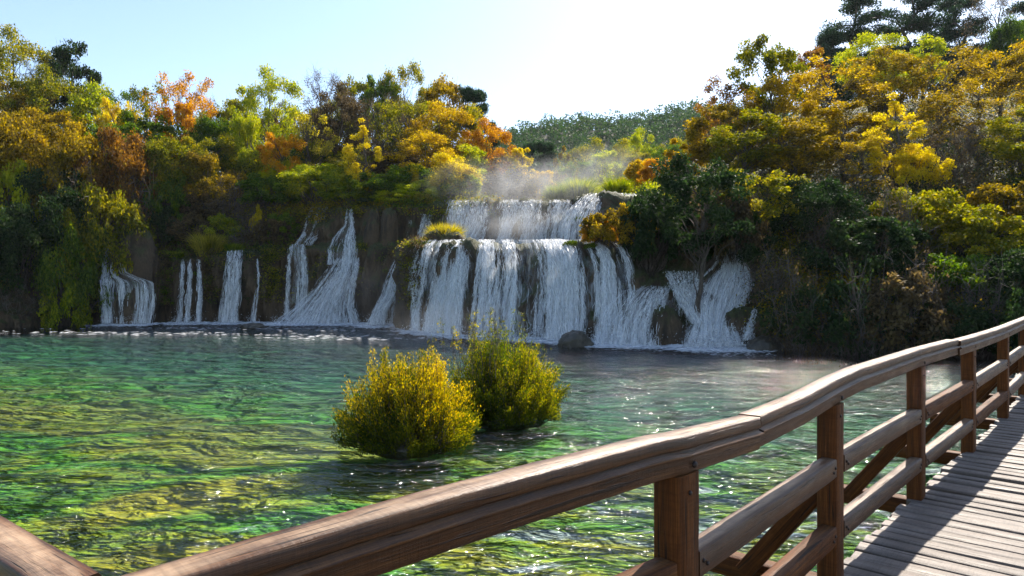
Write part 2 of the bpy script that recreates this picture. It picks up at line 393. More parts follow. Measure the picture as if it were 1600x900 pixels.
# ------------------------------------------------------------------ riverbed and water
def riverbed():
    xs = np.concatenate([[-1500, -600, -250], np.arange(-120, 70.1, .8), [250, 600, 1500]]); ys = np.concatenate([[-1500, -400, -120], np.arange(-40, 62, .8), [150, 500, 1500]])
    X, Y = np.meshgrid(xs, ys, indexing='ij')
    Z = -.36 + .09 * fbm(np.stack([X * .5, Y * .5, 0 * X], -1), 4, 31)
    V = np.stack([X, Y, Z], -1)
    t = NT('algae_riverbed'); tc = t.n('ShaderNodeTexCoord'); o = tc.outputs['Object']
    sp = t.n('ShaderNodeSeparateXYZ'); t.l(o, sp.inputs[0])
    a = t.noise(t.mapping(o, (.5, 1, 1)), .42, 6, .62, 1.0)
    pn = t.noise(t.mapping(o, (.55, 1.1, 1), (5, 3, 0)), 1.0, 7, .68, 1.6)
    fl = t.noise(t.mapping(o, (.6, 1.4, 1)), 3.6, 6, .7, 2.0); vein = t.noise(t.mapping(o, (.8, 1.3, 1)), 6.5, 3, .6, 3.0)
    algae = t.ramp(fl, [(.30, (.06, .075, .003)), (.43, (.20, .21, .004)), (.55, (.45, .41, .005)), (.72, (.70, .56, .01))])
    green = t.ramp(fl, [(.30, (.012, .085, .005)), (.46, (.04, .24, .005)), (.60, (.12, .40, .006)), (.75, (.36, .52, .01))])
    teal = t.ramp(pn, [(.30, (.004, .065, .030)), (.5, (.010, .19, .075)), (.68, (.04, .36, .11))])
    c = t.mix(t.ramp(a, [(.42, 0), (.58, 1)]), green, algae)
    # depth tint in the bed colour past mid-pool, greener to the left
    dist = t.math('ADD', t.math('ADD', sp.outputs[1], t.math('MULTIPLY', sp.outputs[0], .55)), t.math('MULTIPLY', t.math('SUBTRACT', a, .5), 22))
    c = t.mix(t.ramp(t.math('MULTIPLY', dist, .03), [(.28, 0), (.55, 1)]), c, teal)
    c = t.mix(t.ramp(t.math('MULTIPLY', dist, .03), [(.36, 0), (.78, .88)]), c, (.004, .020, .022))  # bank shade and its dark reflection painted into the bed, far and right
    silt = t.ramp(fl, [(.3, (.17, .24, .25)), (.65, (.44, .52, .50))])
    sh = t.math('SUBTRACT', t.math('ADD', t.math('MULTIPLY', sp.outputs[0], .04), .80), t.math('MULTIPLY', sp.outputs[1], .060))
    sf = t.ramp(t.math('ADD', t.math('MULTIPLY', t.math('SUBTRACT', pn, .5), 2.6), sh), [(.44, 0), (.60, 1)])
    c = t.mix(sf, c, silt)
    drk = t.noise(t.mapping(o, (.35, .8, 1), (9, 1, 0)), .6, 5, .6, .8)
    c = t.mix(t.ramp(drk, [(.54, 0), (.66, .55)]), c, (.010, .03, .005))
    b = t.n('ShaderNodeBsdfPrincipled', i_Roughness=.9); t.l(c, b.inputs['Base Color'])
    t.l(t.bump(fl, .8, .10), b.inputs['Normal']); t.l(b.outputs[0], t.out.inputs[0])
    return obj('riverbed', mesh('riverbed', V.reshape(-1, 3), 4, grid_quads(len(xs), len(ys)), t.m, smooth=True))
tag(riverbed(), 'green and yellow algae covered river bed', kind='structure')

def water():
    t = NT('river_water'); tc = t.n('ShaderNodeTexCoord'); o = tc.outputs['Object']
    big = t.noise(t.mapping(o, (.62, 1.0, 1), rot=(0, 0, .22)), 1.25, 2, .45, .8)
    med = t.noise(t.mapping(o, (.68, 1.15, 1), (3, 7, 0), (0, 0, -.15)), 2.9, 2, .5, .7)
    sml = t.noise(t.mapping(o, (.7, 1.1, 1), (1, 2, 0)), 9, 3, .55, .4)
    med = t.math('SUBTRACT', 1.0, t.math('MULTIPLY', t.math('ABSOLUTE', t.math('SUBTRACT', med, .5)), 2.0))
    h = t.math('ADD', t.math('MULTIPLY', big, 1.1), t.math('ADD', t.math('MULTIPLY', med, .22), t.math('MULTIPLY', sml, .11)))
    nrm = t.bump(h, 1.0, .62)
    fr = t.n('ShaderNodeFresnel', i_IOR=1.42); t.l(nrm, fr.inputs['Normal'])
    gl = t.n('ShaderNodeBsdfGlossy', i_Roughness=.05); t.l(nrm, gl.inputs['Normal'])
    tp = t.n('ShaderNodeBsdfTransparent'); tp.inputs[0].default_value = (.93, .98, .97, 1)
    m = t.n('ShaderNodeMixShader'); t.l(fr.outputs[0], m.inputs[0]); t.l(tp.outputs[0], m.inputs[1]); t.l(gl.outputs[0], m.inputs[2])
    t.l(m.outputs[0], t.out.inputs[0])
    V = [(-140, -60, 0), (75, -60, 0), (75, 62, 0), (-140, 62, 0)]; Fc = [0, 1, 2, 3]
    return obj('water', mesh('water', np.array(V), 4, Fc, t.m))
tag(water(), 'clear green rippled river pool', kind='structure')

# ------------------------------------------------------------------ footbridge
BR = tag(empty('footbridge', (2.5, 4.0, 0.9)), 'brown timber footbridge with bent handrail and weathered grey deck', 'footbridge')
BR_OFF = np.array([2.5, 4.0, 0.9])
COR = np.array([-0.72, 1.27])
POST = [np.array(p) for p in ((0.59, 2.45), (1.80, 3.86), (3.19, 5.39), (4.48, 6.70), (5.90, 8.20), (7.28, 9.72), (8.66, 11.24), (10.04, 12.76), (11.42, 14.28), (12.8, 15.8), (14.2, 17.3), (15.6, 18.9))]
DECKZ = [.95, .955, .955, 1.005, 1.05, 1.09, 1.12, 1.15, 1.16, 1.17, 1.17, 1.17]
def nrm2(a): return a / np.linalg.norm(a)
def wood_prism(name, A, B, w, h, mat, parent, seg=8, ch=.006, up=(0, 0, 1), wob=.0012, sag=0.0, seed=0, side=None):
    """chamfered timber from A to B (centre line), w across, h along 'up', real local coordinates with UV along the grain"""
    A, B = np.asarray(A, float), np.asarray(B, float); L = np.linalg.norm(B - A); x = (B - A) / L
    up = np.asarray(up, float); y = np.cross(up, x); y /= np.linalg.norm(y); z = np.cross(x, y)
    rng = np.random.default_rng(seed + 11)
    a, b = w / 2, h / 2
    prof = np.array([(-a + ch, -b), (a - ch, -b), (a, -b + ch), (a, b - ch), (a - ch, b), (-a + ch, b), (-a, b - ch), (-a, -b + ch)])
    s = np.linspace(0, L, seg + 1)
    V = np.zeros((seg + 1, 8, 3)); V[..., 0] = s[:, None]; V[..., 1] = prof[None, :, 0]; V[..., 2] = prof[None, :, 1]
    V[..., 1:] += rng.normal(0, wob * .5, (seg + 1, 8, 2)); V[..., 2] -= sag * (4 * s * (L - s) / L ** 2)[:, None]
    V[0, :, 0] += rng.normal(0, wob, 8); V[-1, :, 0] += rng.normal(0, wob, 8)
    per = np.concatenate([[0], np.cumsum(np.linalg.norm(np.diff(np.vstack([prof, prof[:1]]), axis=0), axis=1))])
    # separate ring per loop for clean UV: duplicate the seam
    VV = np.concatenate([V, V[:, :1]], 1); uv = np.stack([np.broadcast_to(s[:, None], (seg + 1, 9)), np.broadcast_to(per[None], (seg + 1, 9))], -1)
    n = 9; q = []
    for i in range(seg):
        for j in range(8): q.append((i * n + j, i * n + j + 1, (i + 1) * n + j + 1, (i + 1) * n + j))
    loops = [v for f in q for v in f]; tot = [4] * len(q)
    V2 = VV.reshape(-1, 3); uv2 = uv.reshape(-1, 2); base = len(V2)
    ends = np.concatenate([V[0], V[-1]]); euv = np.concatenate([prof * .2 + 5, prof * .2 + 9])
    loops += [base + k for k in range(8)][::-1] + [base + 8 + k for k in range(8)]; tot += [8, 8]
    me = mesh(name, np.concatenate([V2, ends]), tot, loops, mat, uv=np.concatenate([uv2, euv]))
    o = obj(name, me, parent)
    M = Matrix(((x[0], y[0], z[0], A[0]), (x[1], y[1], z[1], A[1]), (x[2], y[2], z[2], A[2]), (0, 0, 0, 1)))
    o.matrix_world = M
    if parent is not None: o.matrix_parent_inverse = Matrix(); o.matrix_basis = Matrix.Translation(-Vector(BR_OFF)) @ M if parent == BR else M
    return o

def bolt_mesh():
    a = Acc(); th = np.linspace(0, 2 * np.pi, 10, endpoint=False)
    r = [.011, .011, .008, .001]; hgt = [0, .004, .009, .010]
    V = np.array([(rr * np.cos(q), rr * np.sin(q), hh) for rr, hh in zip(r, hgt) for q in th])
    f = [(i * 10 + j, i * 10 + (j + 1) % 10, (i + 1) * 10 + (j + 1) % 10, (i + 1) * 10 + j) for i in range(3) for j in range(10)]
    a.add(V, f, 4); return a.mesh('bolt', IRON, True)
BOLT = bolt_mesh()
def bolt(pos, nrm, parent, s=1.0):
    o = obj('bolt', BOLT, parent)
    M = Matrix.Translation(Vector(pos)) @ Vector(nrm).to_track_quat('Z', 'Y').to_matrix().to_4x4() @ Matrix.Scale(s, 4)
    o.matrix_basis = parent.matrix_basis.inverted() @ Matrix.Translation(-Vector(BR_OFF)) @ M
    return o

bpy.context.view_layer.update()
# plan line: corner, then the posts
LINE = [COR] + POST
def line_dir(i):
    a = LINE[max(0, i - 1)]; b_ = LINE[min(len(LINE) - 1, i + 1)]; return nrm2(b_ - a)
SEGL = np.concatenate([[0], np.cumsum([np.linalg.norm(LINE[i + 1] - LINE[i]) for i in range(len(LINE) - 1)])])
LP = np.array(LINE)
def at_s(s): return np.array([np.interp(s, SEGL, LP[:, 0]), np.interp(s, SEGL, LP[:, 1])])
def dir_s(s, e=.35): return nrm2(at_s(min(s + e, SEGL[-1])) - at_s(max(s - e, 0)))
def inner(t2): return np.array([t2[1], -t2[0]])            # towards the deck
def deck_z(s): return float(np.interp(s, SEGL[1:], DECKZ))

# handrail: height of the upper outer edge read at these columns of the picture, turned into metres at the real plan distance
EDGE = [(184, 898), (420, 830), (700, 754), (1000, 680), (1152, 648), (1225, 620), (1290, 588), (1318, 576), (1400, 551), (1476, 531), (1540, 514), (1566, 505), (1600, 494)]
ss = np.linspace(0, SEGL[-1], 3000); LPT = np.array([at_s(s) for s in ss]); NN = np.array([inner(dir_s(s, .05)) for s in ss])
OUT = LPT - NN * .055
opx = OUT[:, 0] / OUT[:, 1] * F + CX
es, ez = [], []
for px, py in EDGE:
    k = int(np.argmin(np.abs(opx - px) + 1e3 * (ss > 12))); es.append(ss[k]); ez.append(EYE - (py - CY) / F * OUT[k, 1])
es += [es[-1] + 2, es[-1] + 6, 40]; ez += [ez[-1] + .04, ez[-1] + .08, ez[-1] + .08]
def rail_z(s): return float(np.interp(s, es, ez))
PROF = np.array([(-.05, -.004), (-.046, 0), (.045, 0), (.050, -.004), (.0505, -.040), (.046, -.046), (.036, -.049), (.036, -.053), (.061, -.064), (.062, -.071), (.046, -.079), (.044, -.084), (.046, -.132), (.042, -.136), (-.042, -.136), (-.046, -.132), (-.048, -.06)])
def handrail(s0, s1, name='handrail', off=0.0, dz=0.0, seed=0, path=None):
    rng = np.random.default_rng(seed); n = max(8, int((s1 - s0) / .045)); S_ = np.linspace(s0, s1, n + 1)
    if path is None:
        C = np.array([[*at_s(s), rail_z(s) + dz] for s in S_]); T = np.array([dir_s(s, .12) for s in S_])
        C[1:-1, 2] = .25 * C[:-2, 2] + .5 * C[1:-1, 2] + .25 * C[2:, 2]
    else:
        A, B = path; fr = np.linspace(0, 1, n + 1)[:, None]; C = A * (1 - fr) + B * fr; T = np.repeat(nrm2((B - A)[:2])[None], n + 1, 0)
    I = np.stack([T[:, 1], -T[:, 0]], 1) if path is None else -np.stack([T[:, 1], -T[:, 0]], 1) * np.sign(1)
    V = np.zeros((n + 1, len(PROF), 3)); q_ = PROF
    wear = .0006 * fbm(np.stack([S_ * 6, 0 * S_ + seed, 0 * S_], -1), 3, 71)
    V[..., :2] = C[:, None, :2] + I[:, None] * (q_[None, :, 0:1] + off)
    V[..., 2] = C[:, None, 2] + q_[None, :, 1] + wear[:, None]
    V += rng.normal(0, .0004, V.shape)
    V[0, :, :2] += T[0] * rng.normal(0, .006, len(PROF))[:, None]; V[-1, :, :2] += T[-1] * rng.normal(0, .006, len(PROF))[:, None]
    per = np.concatenate([[0], np.cumsum(np.linalg.norm(np.diff(np.vstack([PROF, PROF[:1]]), axis=0), axis=1))])
    m = len(PROF); VV = np.concatenate([V, V[:, :1]], 1); uv = np.stack([np.broadcast_to(S_[:, None], (n + 1, m + 1)), np.broadcast_to(per[None], (n + 1, m + 1))], -1)
    k = m + 1; i = np.arange(n)[:, None] * k + np.arange(m)[None]
    q = np.stack([i, i + k, i + k + 1, i + 1], -1).reshape(-1, 4)
    loops = list(q.ravel()); tot = [4] * len(q); base = (n + 1) * k
    loops += [base + j for j in range(m)] + [base + m + j for j in range(m)][::-1]; tot += [m, m]
    VA = np.concatenate([VV.reshape(-1, 3), V[0], V[-1]]) - BR_OFF
    me = mesh(name, VA, tot, loops, RAILWOOD, uv=np.concatenate([uv.reshape(-1, 2), PROF * .2 + 3, PROF * .2 + 7]))
    return obj(name, me, BR)
def s_at_px(px): return float(ss[int(np.argmin(np.abs(opx - px) + 1e3 * (ss > 12)))])
j1, j2, jk = s_at_px(1152), s_at_px(1478), s_at_px(1600) + .9
rails = [handrail(.0, j1, seed=1), handrail(j1 + .012, j2, off=-.006, dz=.004, seed=2), handrail(j2 + .014, jk, off=.008, dz=-.006, seed=3), handrail(jk + .012, SEGL[-1] - .1, seed=4)]
# the rail that turns off to the left at the corner
LDIR = np.array([-.804, .595])
cz = rail_z(0)
LA = np.array([COR[0] - .075, COR[1] - .005, cz - .003]); LB = np.array([LA[0] + LDIR[0] * 4.2, LA[1] + LDIR[1] * 4.2, cz + .03])
def left_rail():
    global LA
    return handrail(0, 4.2, seed=8, path=(LA + np.array([*(LDIR * .045), 0]), LB))
lr = left_rail()

def post(p, tdir, zb, zt, seed):
    return wood_prism('post', (p[0], p[1], zb), (p[0], p[1], zt), .145, .105, WOOD, BR, seg=10, ch=.008, up=(tdir[1], -tdir[0], 0), wob=.001, seed=seed)
posts = []
for i, p in enumerate(POST):
    t2 = line_dir(i + 1); s = SEGL[i + 1]
    posts.append(post(p, t2, deck_z(s) - .42, rail_z(s) - .134, i))
posts.append(post(COR + np.array([-.01, 0]), nrm2(POST[0] - COR), .5, cz - .135, 40))
lp = [LA[:2] + LDIR * 1.9, LA[:2] + LDIR * 3.9]
for q, p in enumerate(lp): posts.append(post(p, LDIR, .5, cz - .12, 50 + q))

# two lower rails between each pair of posts, with their bolts
def midrail(A2, B2, zA, zB, seed, w=.085, h=.105):
    d2 = nrm2(B2 - A2); n2 = inner(d2); o2 = n2 * .012
    A3 = np.array([*(A2 + d2 * .074 + o2), zA - h / 2]); B3 = np.array([*(B2 - d2 * .074 + o2), zB - h / 2])
    r = wood_prism('mid_rail', A3, B3, w, h, RAILWOOD if seed % 3 else WOOD, BR, seg=14, ch=.007, wob=.001, sag=.004 * math.sin(seed * 2.3), seed=100 + seed)
    f = n2 * (w / 2 + .001)
    for e, sg in ((A3, 1), (B3, -1)):
        for k, (da, dzv) in enumerate(((.03, .008), (.062, -.012))):
            bolt((e[0] + d2[0] * sg * da + f[0], e[1] + d2[1] * sg * da + f[1], e[2] + dzv), (n2[0], n2[1], 0), r, .75)
    return r
for i in range(len(LINE) - 1):
    za, zb = deck_z(SEGL[i]) if i else .95, deck_z(SEGL[i + 1])
    midrail(LINE[i], LINE[i + 1], za + .70, zb + .70, i)
    midrail(LINE[i], LINE[i + 1], za + .325, zb + .325, i + 20)
midrail(LA[:2] + LDIR * .03, lp[0], 1.65, 1.65, 60); midrail(lp[0], lp[1], 1.65, 1.65, 61)
midrail(LA[:2] + LDIR * .03, lp[0], 1.27, 1.27, 62); midrail(lp[0], lp[1], 1.27, 1.27, 63)
# bolts through the handrail and at the post tops
for i in range(5):
    p = POST[i]; t2 = line_dir(i + 1); n2 = inner(t2); s = SEGL[i + 1]
    bolt((*(p + n2 * .0535), rail_z(s) - .20), (*n2, 0), posts[i], .8)
    q = p + n2 * .0475
    bolt((q[0] + t2[0] * .04, q[1] + t2[1] * .04, rail_z(s + .04) - .105), (*n2, 0), rails[0] if s < j1 else (rails[1] if s < j2 else rails[2]), 1.15)
# outriggers and diagonal braces on the water side, beams, piles
for i, p in enumerate(POST):
    t2 = line_dir(i + 1); n2 = inner(t2); z = deck_z(SEGL[i + 1]); q = p + t2 * .135
    wood_prism('outrigger_beam', (*(q - n2 * .78), z - .125), (*(q + n2 * 2.55), z - .125), .12, .13, WOOD, BR, seg=6, seed=200 + i)
    q2 = p - n2 * .055
    wood_prism('brace', (*(p - n2 * .50 + t2 * .01), z - .09), (*(q2 + t2 * .01), z + .50), .10, .095, WOOD, BR, seg=6, up=(t2[0], t2[1], 0), seed=230 + i)
    for nn in (.12, 2.45):
        c = p + n2 * nn + t2 * .13
        if i % 2 == 0: wood_prism('pile', (*c, -2.6), (*c, z - .195), .19, .19, WOOD, BR, seg=6, up=(t2[0], t2[1], 0), seed=260 + i)
s_lo, s_hi = -3.2, SEGL[-1] + .4
def ext(s):
    if s < 0: return COR + nrm2(POST[0] - COR) * s
    if s > SEGL[-1]: return POST[-1] + nrm2(POST[-1] - POST[-2]) * (s - SEGL[-1])
    return at_s(s)
for nn in (.20, 1.30, 2.42):
    for k in range(len(LINE) - 1):
        A2 = LINE[k] + inner(line_dir(k)) * nn; B2 = LINE[k + 1] + inner(line_dir(k + 1)) * nn
        wood_prism('deck_joist', (*A2, deck_z(SEGL[k]) - .106), (*B2, deck_z(SEGL[k + 1]) - .106), .07, .11, WOOD, BR, seg=2, wob=0.0, seed=300 + k)
rng = np.random.default_rng(5)
s = s_lo; kk = 0
while s < s_hi:
    wv = rng.uniform(.118, .150); sc = s + wv / 2; c = ext(sc)
    tt = nrm2(ext(sc + .6) - ext(sc - .6)); n2 = inner(tt); z = deck_z(max(0, min(sc, SEGL[-1]))) - .025 + rng.normal(0, .0035)
    st = -.03 + rng.normal(0, .013)
    A3 = np.array([*(c + n2 * st), z + rng.normal(0, .003)]); B3 = np.array([*(c + n2 * (2.62 + rng.normal(0, .02)) + tt * rng.normal(0, .004)), z + rng.normal(0, .003)])
    wood_prism('plank', A3, B3, wv, .046, DECKWOOD, BR, seg=8, ch=.005, wob=.003, seed=400 + kk)
    s += wv + (rng.uniform(.010, .020) if rng.random() > .15 else rng.uniform(.022, .036)); kk += 1

# ------------------------------------------------------------------ vegetation prototypes (sizes in metres, base at z = 0)
def limb_pts(A, B, rng, n=6, sagup=.25):
    A, B = np.asarray(A, float), np.asarray(B, float); f = np.linspace(0, 1, n)[:, None]
    L = np.linalg.norm(B - A); mid = np.array([0, 0, sagup * L])
    p = A * (1 - f) + B * f + mid * (f * (1 - f)) + rng.normal(0, .035 * L, (n, 3)) * (f * (1 - f) * 4)
    return p

def make_tree(seed, R, H, kind='round', leaf=.12, dens=1.0):
    """returns (trunk mesh, crown mesh); R crown radius, H total height"""
    rng = np.random.default_rng(seed); wood = Acc(); cw = Acc()
    base_f = {'round': .26, 'shrub': .02, 'slim': .10, 'airy': .22, 'bare': .12, 'droop': .0}[kind]
    zc = H * (base_f + 1) / 2; rz = H * (1 - base_f) / 2
    ncl = int({'round': 46, 'shrub': 58, 'slim': 62, 'airy': 34, 'bare': 44, 'droop': 60}[kind] * (.48 + .22 * R))
    C = []
    while len(C) < ncl:
        v = rnd_unit(rng, 1)[0]; r = rng.uniform(.45, 1.0) ** .6
        if kind in ('shrub', 'droop') and v[2] < -.5: continue
        e = 1 + .28 * vnoise(np.array([v * 1.7 + seed]), seed)[0]
        w = 1.0
        if kind == 'round': w = 1.0 if v[2] > -.2 else .85
        if kind == 'slim': w = 1 - .45 * max(0, v[2] * r)
        C.append([v[0] * R * r * e * w, v[1] * R * r * e * w, zc + v[2] * rz * r * min(e, 1.0)])
    C = np.array(C)
    # trunk
    if kind in ('shrub', 'droop'):
        roots = [np.array([rng.normal(0, .12 * R), rng.normal(0, .12 * R), -.3]) for _ in range(6)]
        for c in C[::1]:
            a = roots[rng.integers(6)]
            wood.tube(limb_pts(a, c, rng, 6, .15), np.linspace(.028, .007, 6) * (.7 + .3 * R), 4)
    else:
        lean = rng.normal(0, .06 * H, 2)
        top = np.array([lean[0], lean[1], H * (.80 if kind != 'slim' else .92)])
        tp = limb_pts((0, 0, -.6), top, rng, 9, 0.0); rt = (.045 + .011 * H)
        wood.tube(tp, np.linspace(rt, rt * .18, 9) * np.array([1.35, 1.1] + [1] * 7), 8)
        for c in C:
            f = np.clip((c[2] / H - .12 - .22 * rng.random()) / .85, .12, .95); k = f * 8; i = int(k)
            a = tp[i] * (1 - (k - i)) + tp[min(i + 1, 8)] * (k - i)
            r0 = rt * (.45 - .3 * f) * rng.uniform(.6, 1.0)
            lp_ = limb_pts(a, c, rng, 7, -.12 if kind == 'slim' else .18); wood.tube(lp_, np.linspace(r0, .008, 7), 5)
            for _ in range(2 if kind != 'bare' else 7):
                q = lp_[rng.integers(3, 7)]; e2 = q + rnd_unit(rng, 1)[0] * np.array([1, 1, .7]) * R * rng.uniform(.15, .34) + np.array([0, 0, .12 * R])
                wood.tube(limb_pts(q, e2, rng, 4, .1), np.linspace(.010, .004, 4), 3)
    if kind == 'bare':
        tw = Acc()
        for c in C:
            for _ in range(16):
                e2 = c + rnd_unit(rng, 1)[0] * R * rng.uniform(.15, .38) + np.array([0, 0, .1 * R])
                tw.tube(limb_pts(c + rnd_unit(rng, 1)[0] * .1 * R, e2, rng, 4, .05), np.linspace(.009, .003, 4), 3)
        wood.V += tw.V; wood.L += [l + wood.n for l in tw.L]; wood.T += tw.T; wood.n += tw.n
    # leaves
    nl = {'round': 150, 'shrub': 175, 'slim': 150, 'airy': 75, 'bare': 14, 'droop': 170}[kind] * dens * (R / 2.0) ** .9 * (.12 / leaf) ** 1.4 * 2.0
    for c in C:
        n = max(3, int(nl * rng.uniform(.6, 1.35))); cr = R * rng.uniform(.14, .28)
        off = rnd_unit(rng, n) * (rng.random(n) ** .45)[:, None] * cr * np.array([1, 1, .72])
        off += rng.normal(0, .025 * R, (n, 3))
        cc = c + off
        if kind == 'droop': cc[:, 2] -= (np.linalg.norm(off[:, :2], axis=1) / cr) ** 2 * cr * .9
        cc = cc[cc[:, 2] > -.15]
        if len(cc) == 0: continue
        dirs = np.tile(np.array([[0, 0, -.35]]), (len(cc), 1)) + .5 * (cc - c) / cr
        V, f = leaf_quads(cc, leaf, leaf * .62, rng, dirs, .9); cw.add(V, f, 4)
    return wood.mesh('trunk', BARK, True), cw.mesh('crown', LM['gold'])

def make_twiggy(seed, R, H):
    """leafless grey shrub of fine twigs with a few leaves"""
    rng = np.random.default_rng(seed); wd = Acc(); cw = Acc()
    for _ in range(46):
        v = rnd_unit(rng, 1)[0]; v[2] = abs(v[2]) * .8 + .25
        e = np.array([v[0] * R * 1.0, v[1] * R, v[2] * H]) * rng.uniform(.6, 1.05)
        s0 = limb_pts((rng.normal(0, .1 * R), rng.normal(0, .1 * R), -.2), e, rng, 8, .12); wd.tube(s0, np.linspace(.022, .006, 8), 4)
        for _ in range(13):
            q = s0[rng.integers(3, 8)]; e2 = q + rnd_unit(rng, 1)[0] * R * rng.uniform(.15, .42) + np.array([0, 0, .08])
            wd.tube(limb_pts(q, e2, rng, 4, .06), np.linspace(.009, .003, 4), 3)
            if rng.random() < .8:
                n = 5; V, f = leaf_quads(e2 + rng.normal(0, .09, (n, 3)), .09, .05, rng); cw.add(V, f, 4)
    return wd.mesh('stems', TWIG, True), cw.mesh('foliage', LM['brown'])

def make_pine(seed, R, H):
    rng = np.random.default_rng(seed); wd = Acc(); cw = Acc()
    tp = limb_pts((0, 0, -.6), (rng.normal(0, .5), rng.normal(0, .5), H * .95), rng, 10, 0); wd.tube(tp, np.linspace(.24, .05, 10), 8)
    for k in range(52):
        f = rng.uniform(.22, 1.0); i = min(8, int(f * 9)); a = tp[i]
        ang = rng.uniform(0, 2 * np.pi); L = R * rng.uniform(.45, 1.05) * (1.12 - .75 * max(0, f - .5) * 1.5)
        e = a + np.array([math.cos(ang) * L, math.sin(ang) * L, rng.uniform(-.05, .28) * L])
        lp_ = limb_pts(a, e, rng, 6, .1); wd.tube(lp_, np.linspace(.06, .015, 6), 5)
        for q in lp_[2:]:
            for _ in range(2):
                n = 80; cr = R * rng.uniform(.16, .27)
                cc = q + rng.normal(0, .12, 3) + rnd_unit(rng, n) * (rng.random(n) ** .5)[:, None] * cr * np.array([1, 1, .55]) + np.array([0, 0, .1])
                V, fc = leaf_quads(cc, .26, .07, rng, np.tile([[0, 0, .5]], (n, 1)), 1.0); cw.add(V, fc, 4)
    return wd.mesh('trunk', BARK, True), cw.mesh('crown', LM['pine'])

def make_grass(seed, R, H, n=1500, wid=.02):
    rng = np.random.default_rng(seed); cw = Acc()
    ang = rng.uniform(0, 2 * np.pi, n); rr = rng.random(n) ** .6; ln = H * rng.uniform(.55, 1.1, n)
    b0 = np.stack([np.cos(ang) * rr * R * .45, np.sin(ang) * rr * R * .45, np.full(n, -.1)], 1)
    lean = rr * rng.uniform(.3, 1.0, n) * R * .75
    d = np.stack([np.cos(ang) * lean, np.sin(ang) * lean, ln], 1) + rng.normal(0, .06 * H, (n, 3))
    side = np.cross(d, rnd_unit(rng, n)); side /= np.linalg.norm(side, axis=1)[:, None]; side *= wid / 2
    m = b0 + d * .55 + np.array([0, 0, .12 * H]) * 1; tipp = b0 + d * np.array([1.15, 1.15, 1.0]) - np.array([0, 0, 1]) * (lean * .35)[:, None]
    V = np.stack([b0 - side, b0 + side, m + side * .8, m - side * .8, tipp], 1).reshape(-1, 3)
    i = np.arange(n)[:, None] * 5
    cw.add(V, i + np.array([[0, 1, 2, 3]]), 4)
    tri = i + np.array([[3, 2, 4]]); cw.L.append(tri.ravel()); cw.T.append(np.full(n, 3))
    return None, cw.mesh('blades', LM['grass'])

PROTO = {}
def reg(kind, size, *ms): PROTO.setdefault(kind, []).append((size, ms))
for k_, R_, H_ in ((0, 1.5, 4.2), (1, 2.2, 6.5), (2, 2.3, 6.2), (3, 3.2, 8.5), (4, 3.3, 8.0)): reg('round', (R_, H_), *make_tree(10 + k_, R_, H_, 'round', .16))
for k_, R_, H_ in ((0, .9, 1.6), (1, 1.7, 3.0), (2, 1.8, 2.9), (3, 2.7, 4.4), (4, 2.8, 4.6)): reg('shrub', (R_, H_), *make_tree(30 + k_, R_, H_, 'shrub', .145))
for k_, R_, H_ in ((0, 1.2, 6.0), (1, 2.0, 9.0), (2, 1.1, 4.4)): reg('slim', (R_, H_), *make_tree(50 + k_, R_, H_, 'slim', .15, .9))
for k_, R_, H_ in ((0, 1.9, 6.5), (1, 2.7, 8.5), (2, 2.0, 5.5)): reg('airy', (R_, H_), *make_tree(60 + k_, R_, H_, 'airy', .15, 1.15))
for k_, R_, H_ in ((0, 1.9, 6.0), (1, 2.6, 8.0)): reg('bare', (R_, H_), *make_tree(70 + k_, R_, H_, 'bare', .11))
for k_, R_, H_ in ((0, 1.6, 2.6), (1, 2.4, 3.6)): reg('droop', (R_, H_), *make_tree(80 + k_, R_, H_, 'droop', .14))
for k_, R_, H_ in ((0, 1.7, 2.8), (1, 2.4, 3.4)): reg('twiggy', (R_, H_), *make_twiggy(90 + k_, R_, H_))
for k_, R_, H_ in ((0, 3.0, 10.), (1, 2.4, 9.0)): reg('pine', (R_, H_), *make_pine(100 + k_, R_, H_))
for k_, R_, H_ in ((0, .9, 1.1), (1, 1.3, 1.5)): reg('grass', (R_, H_), *make_grass(110 + k_, R_, H_, 2200, .03))

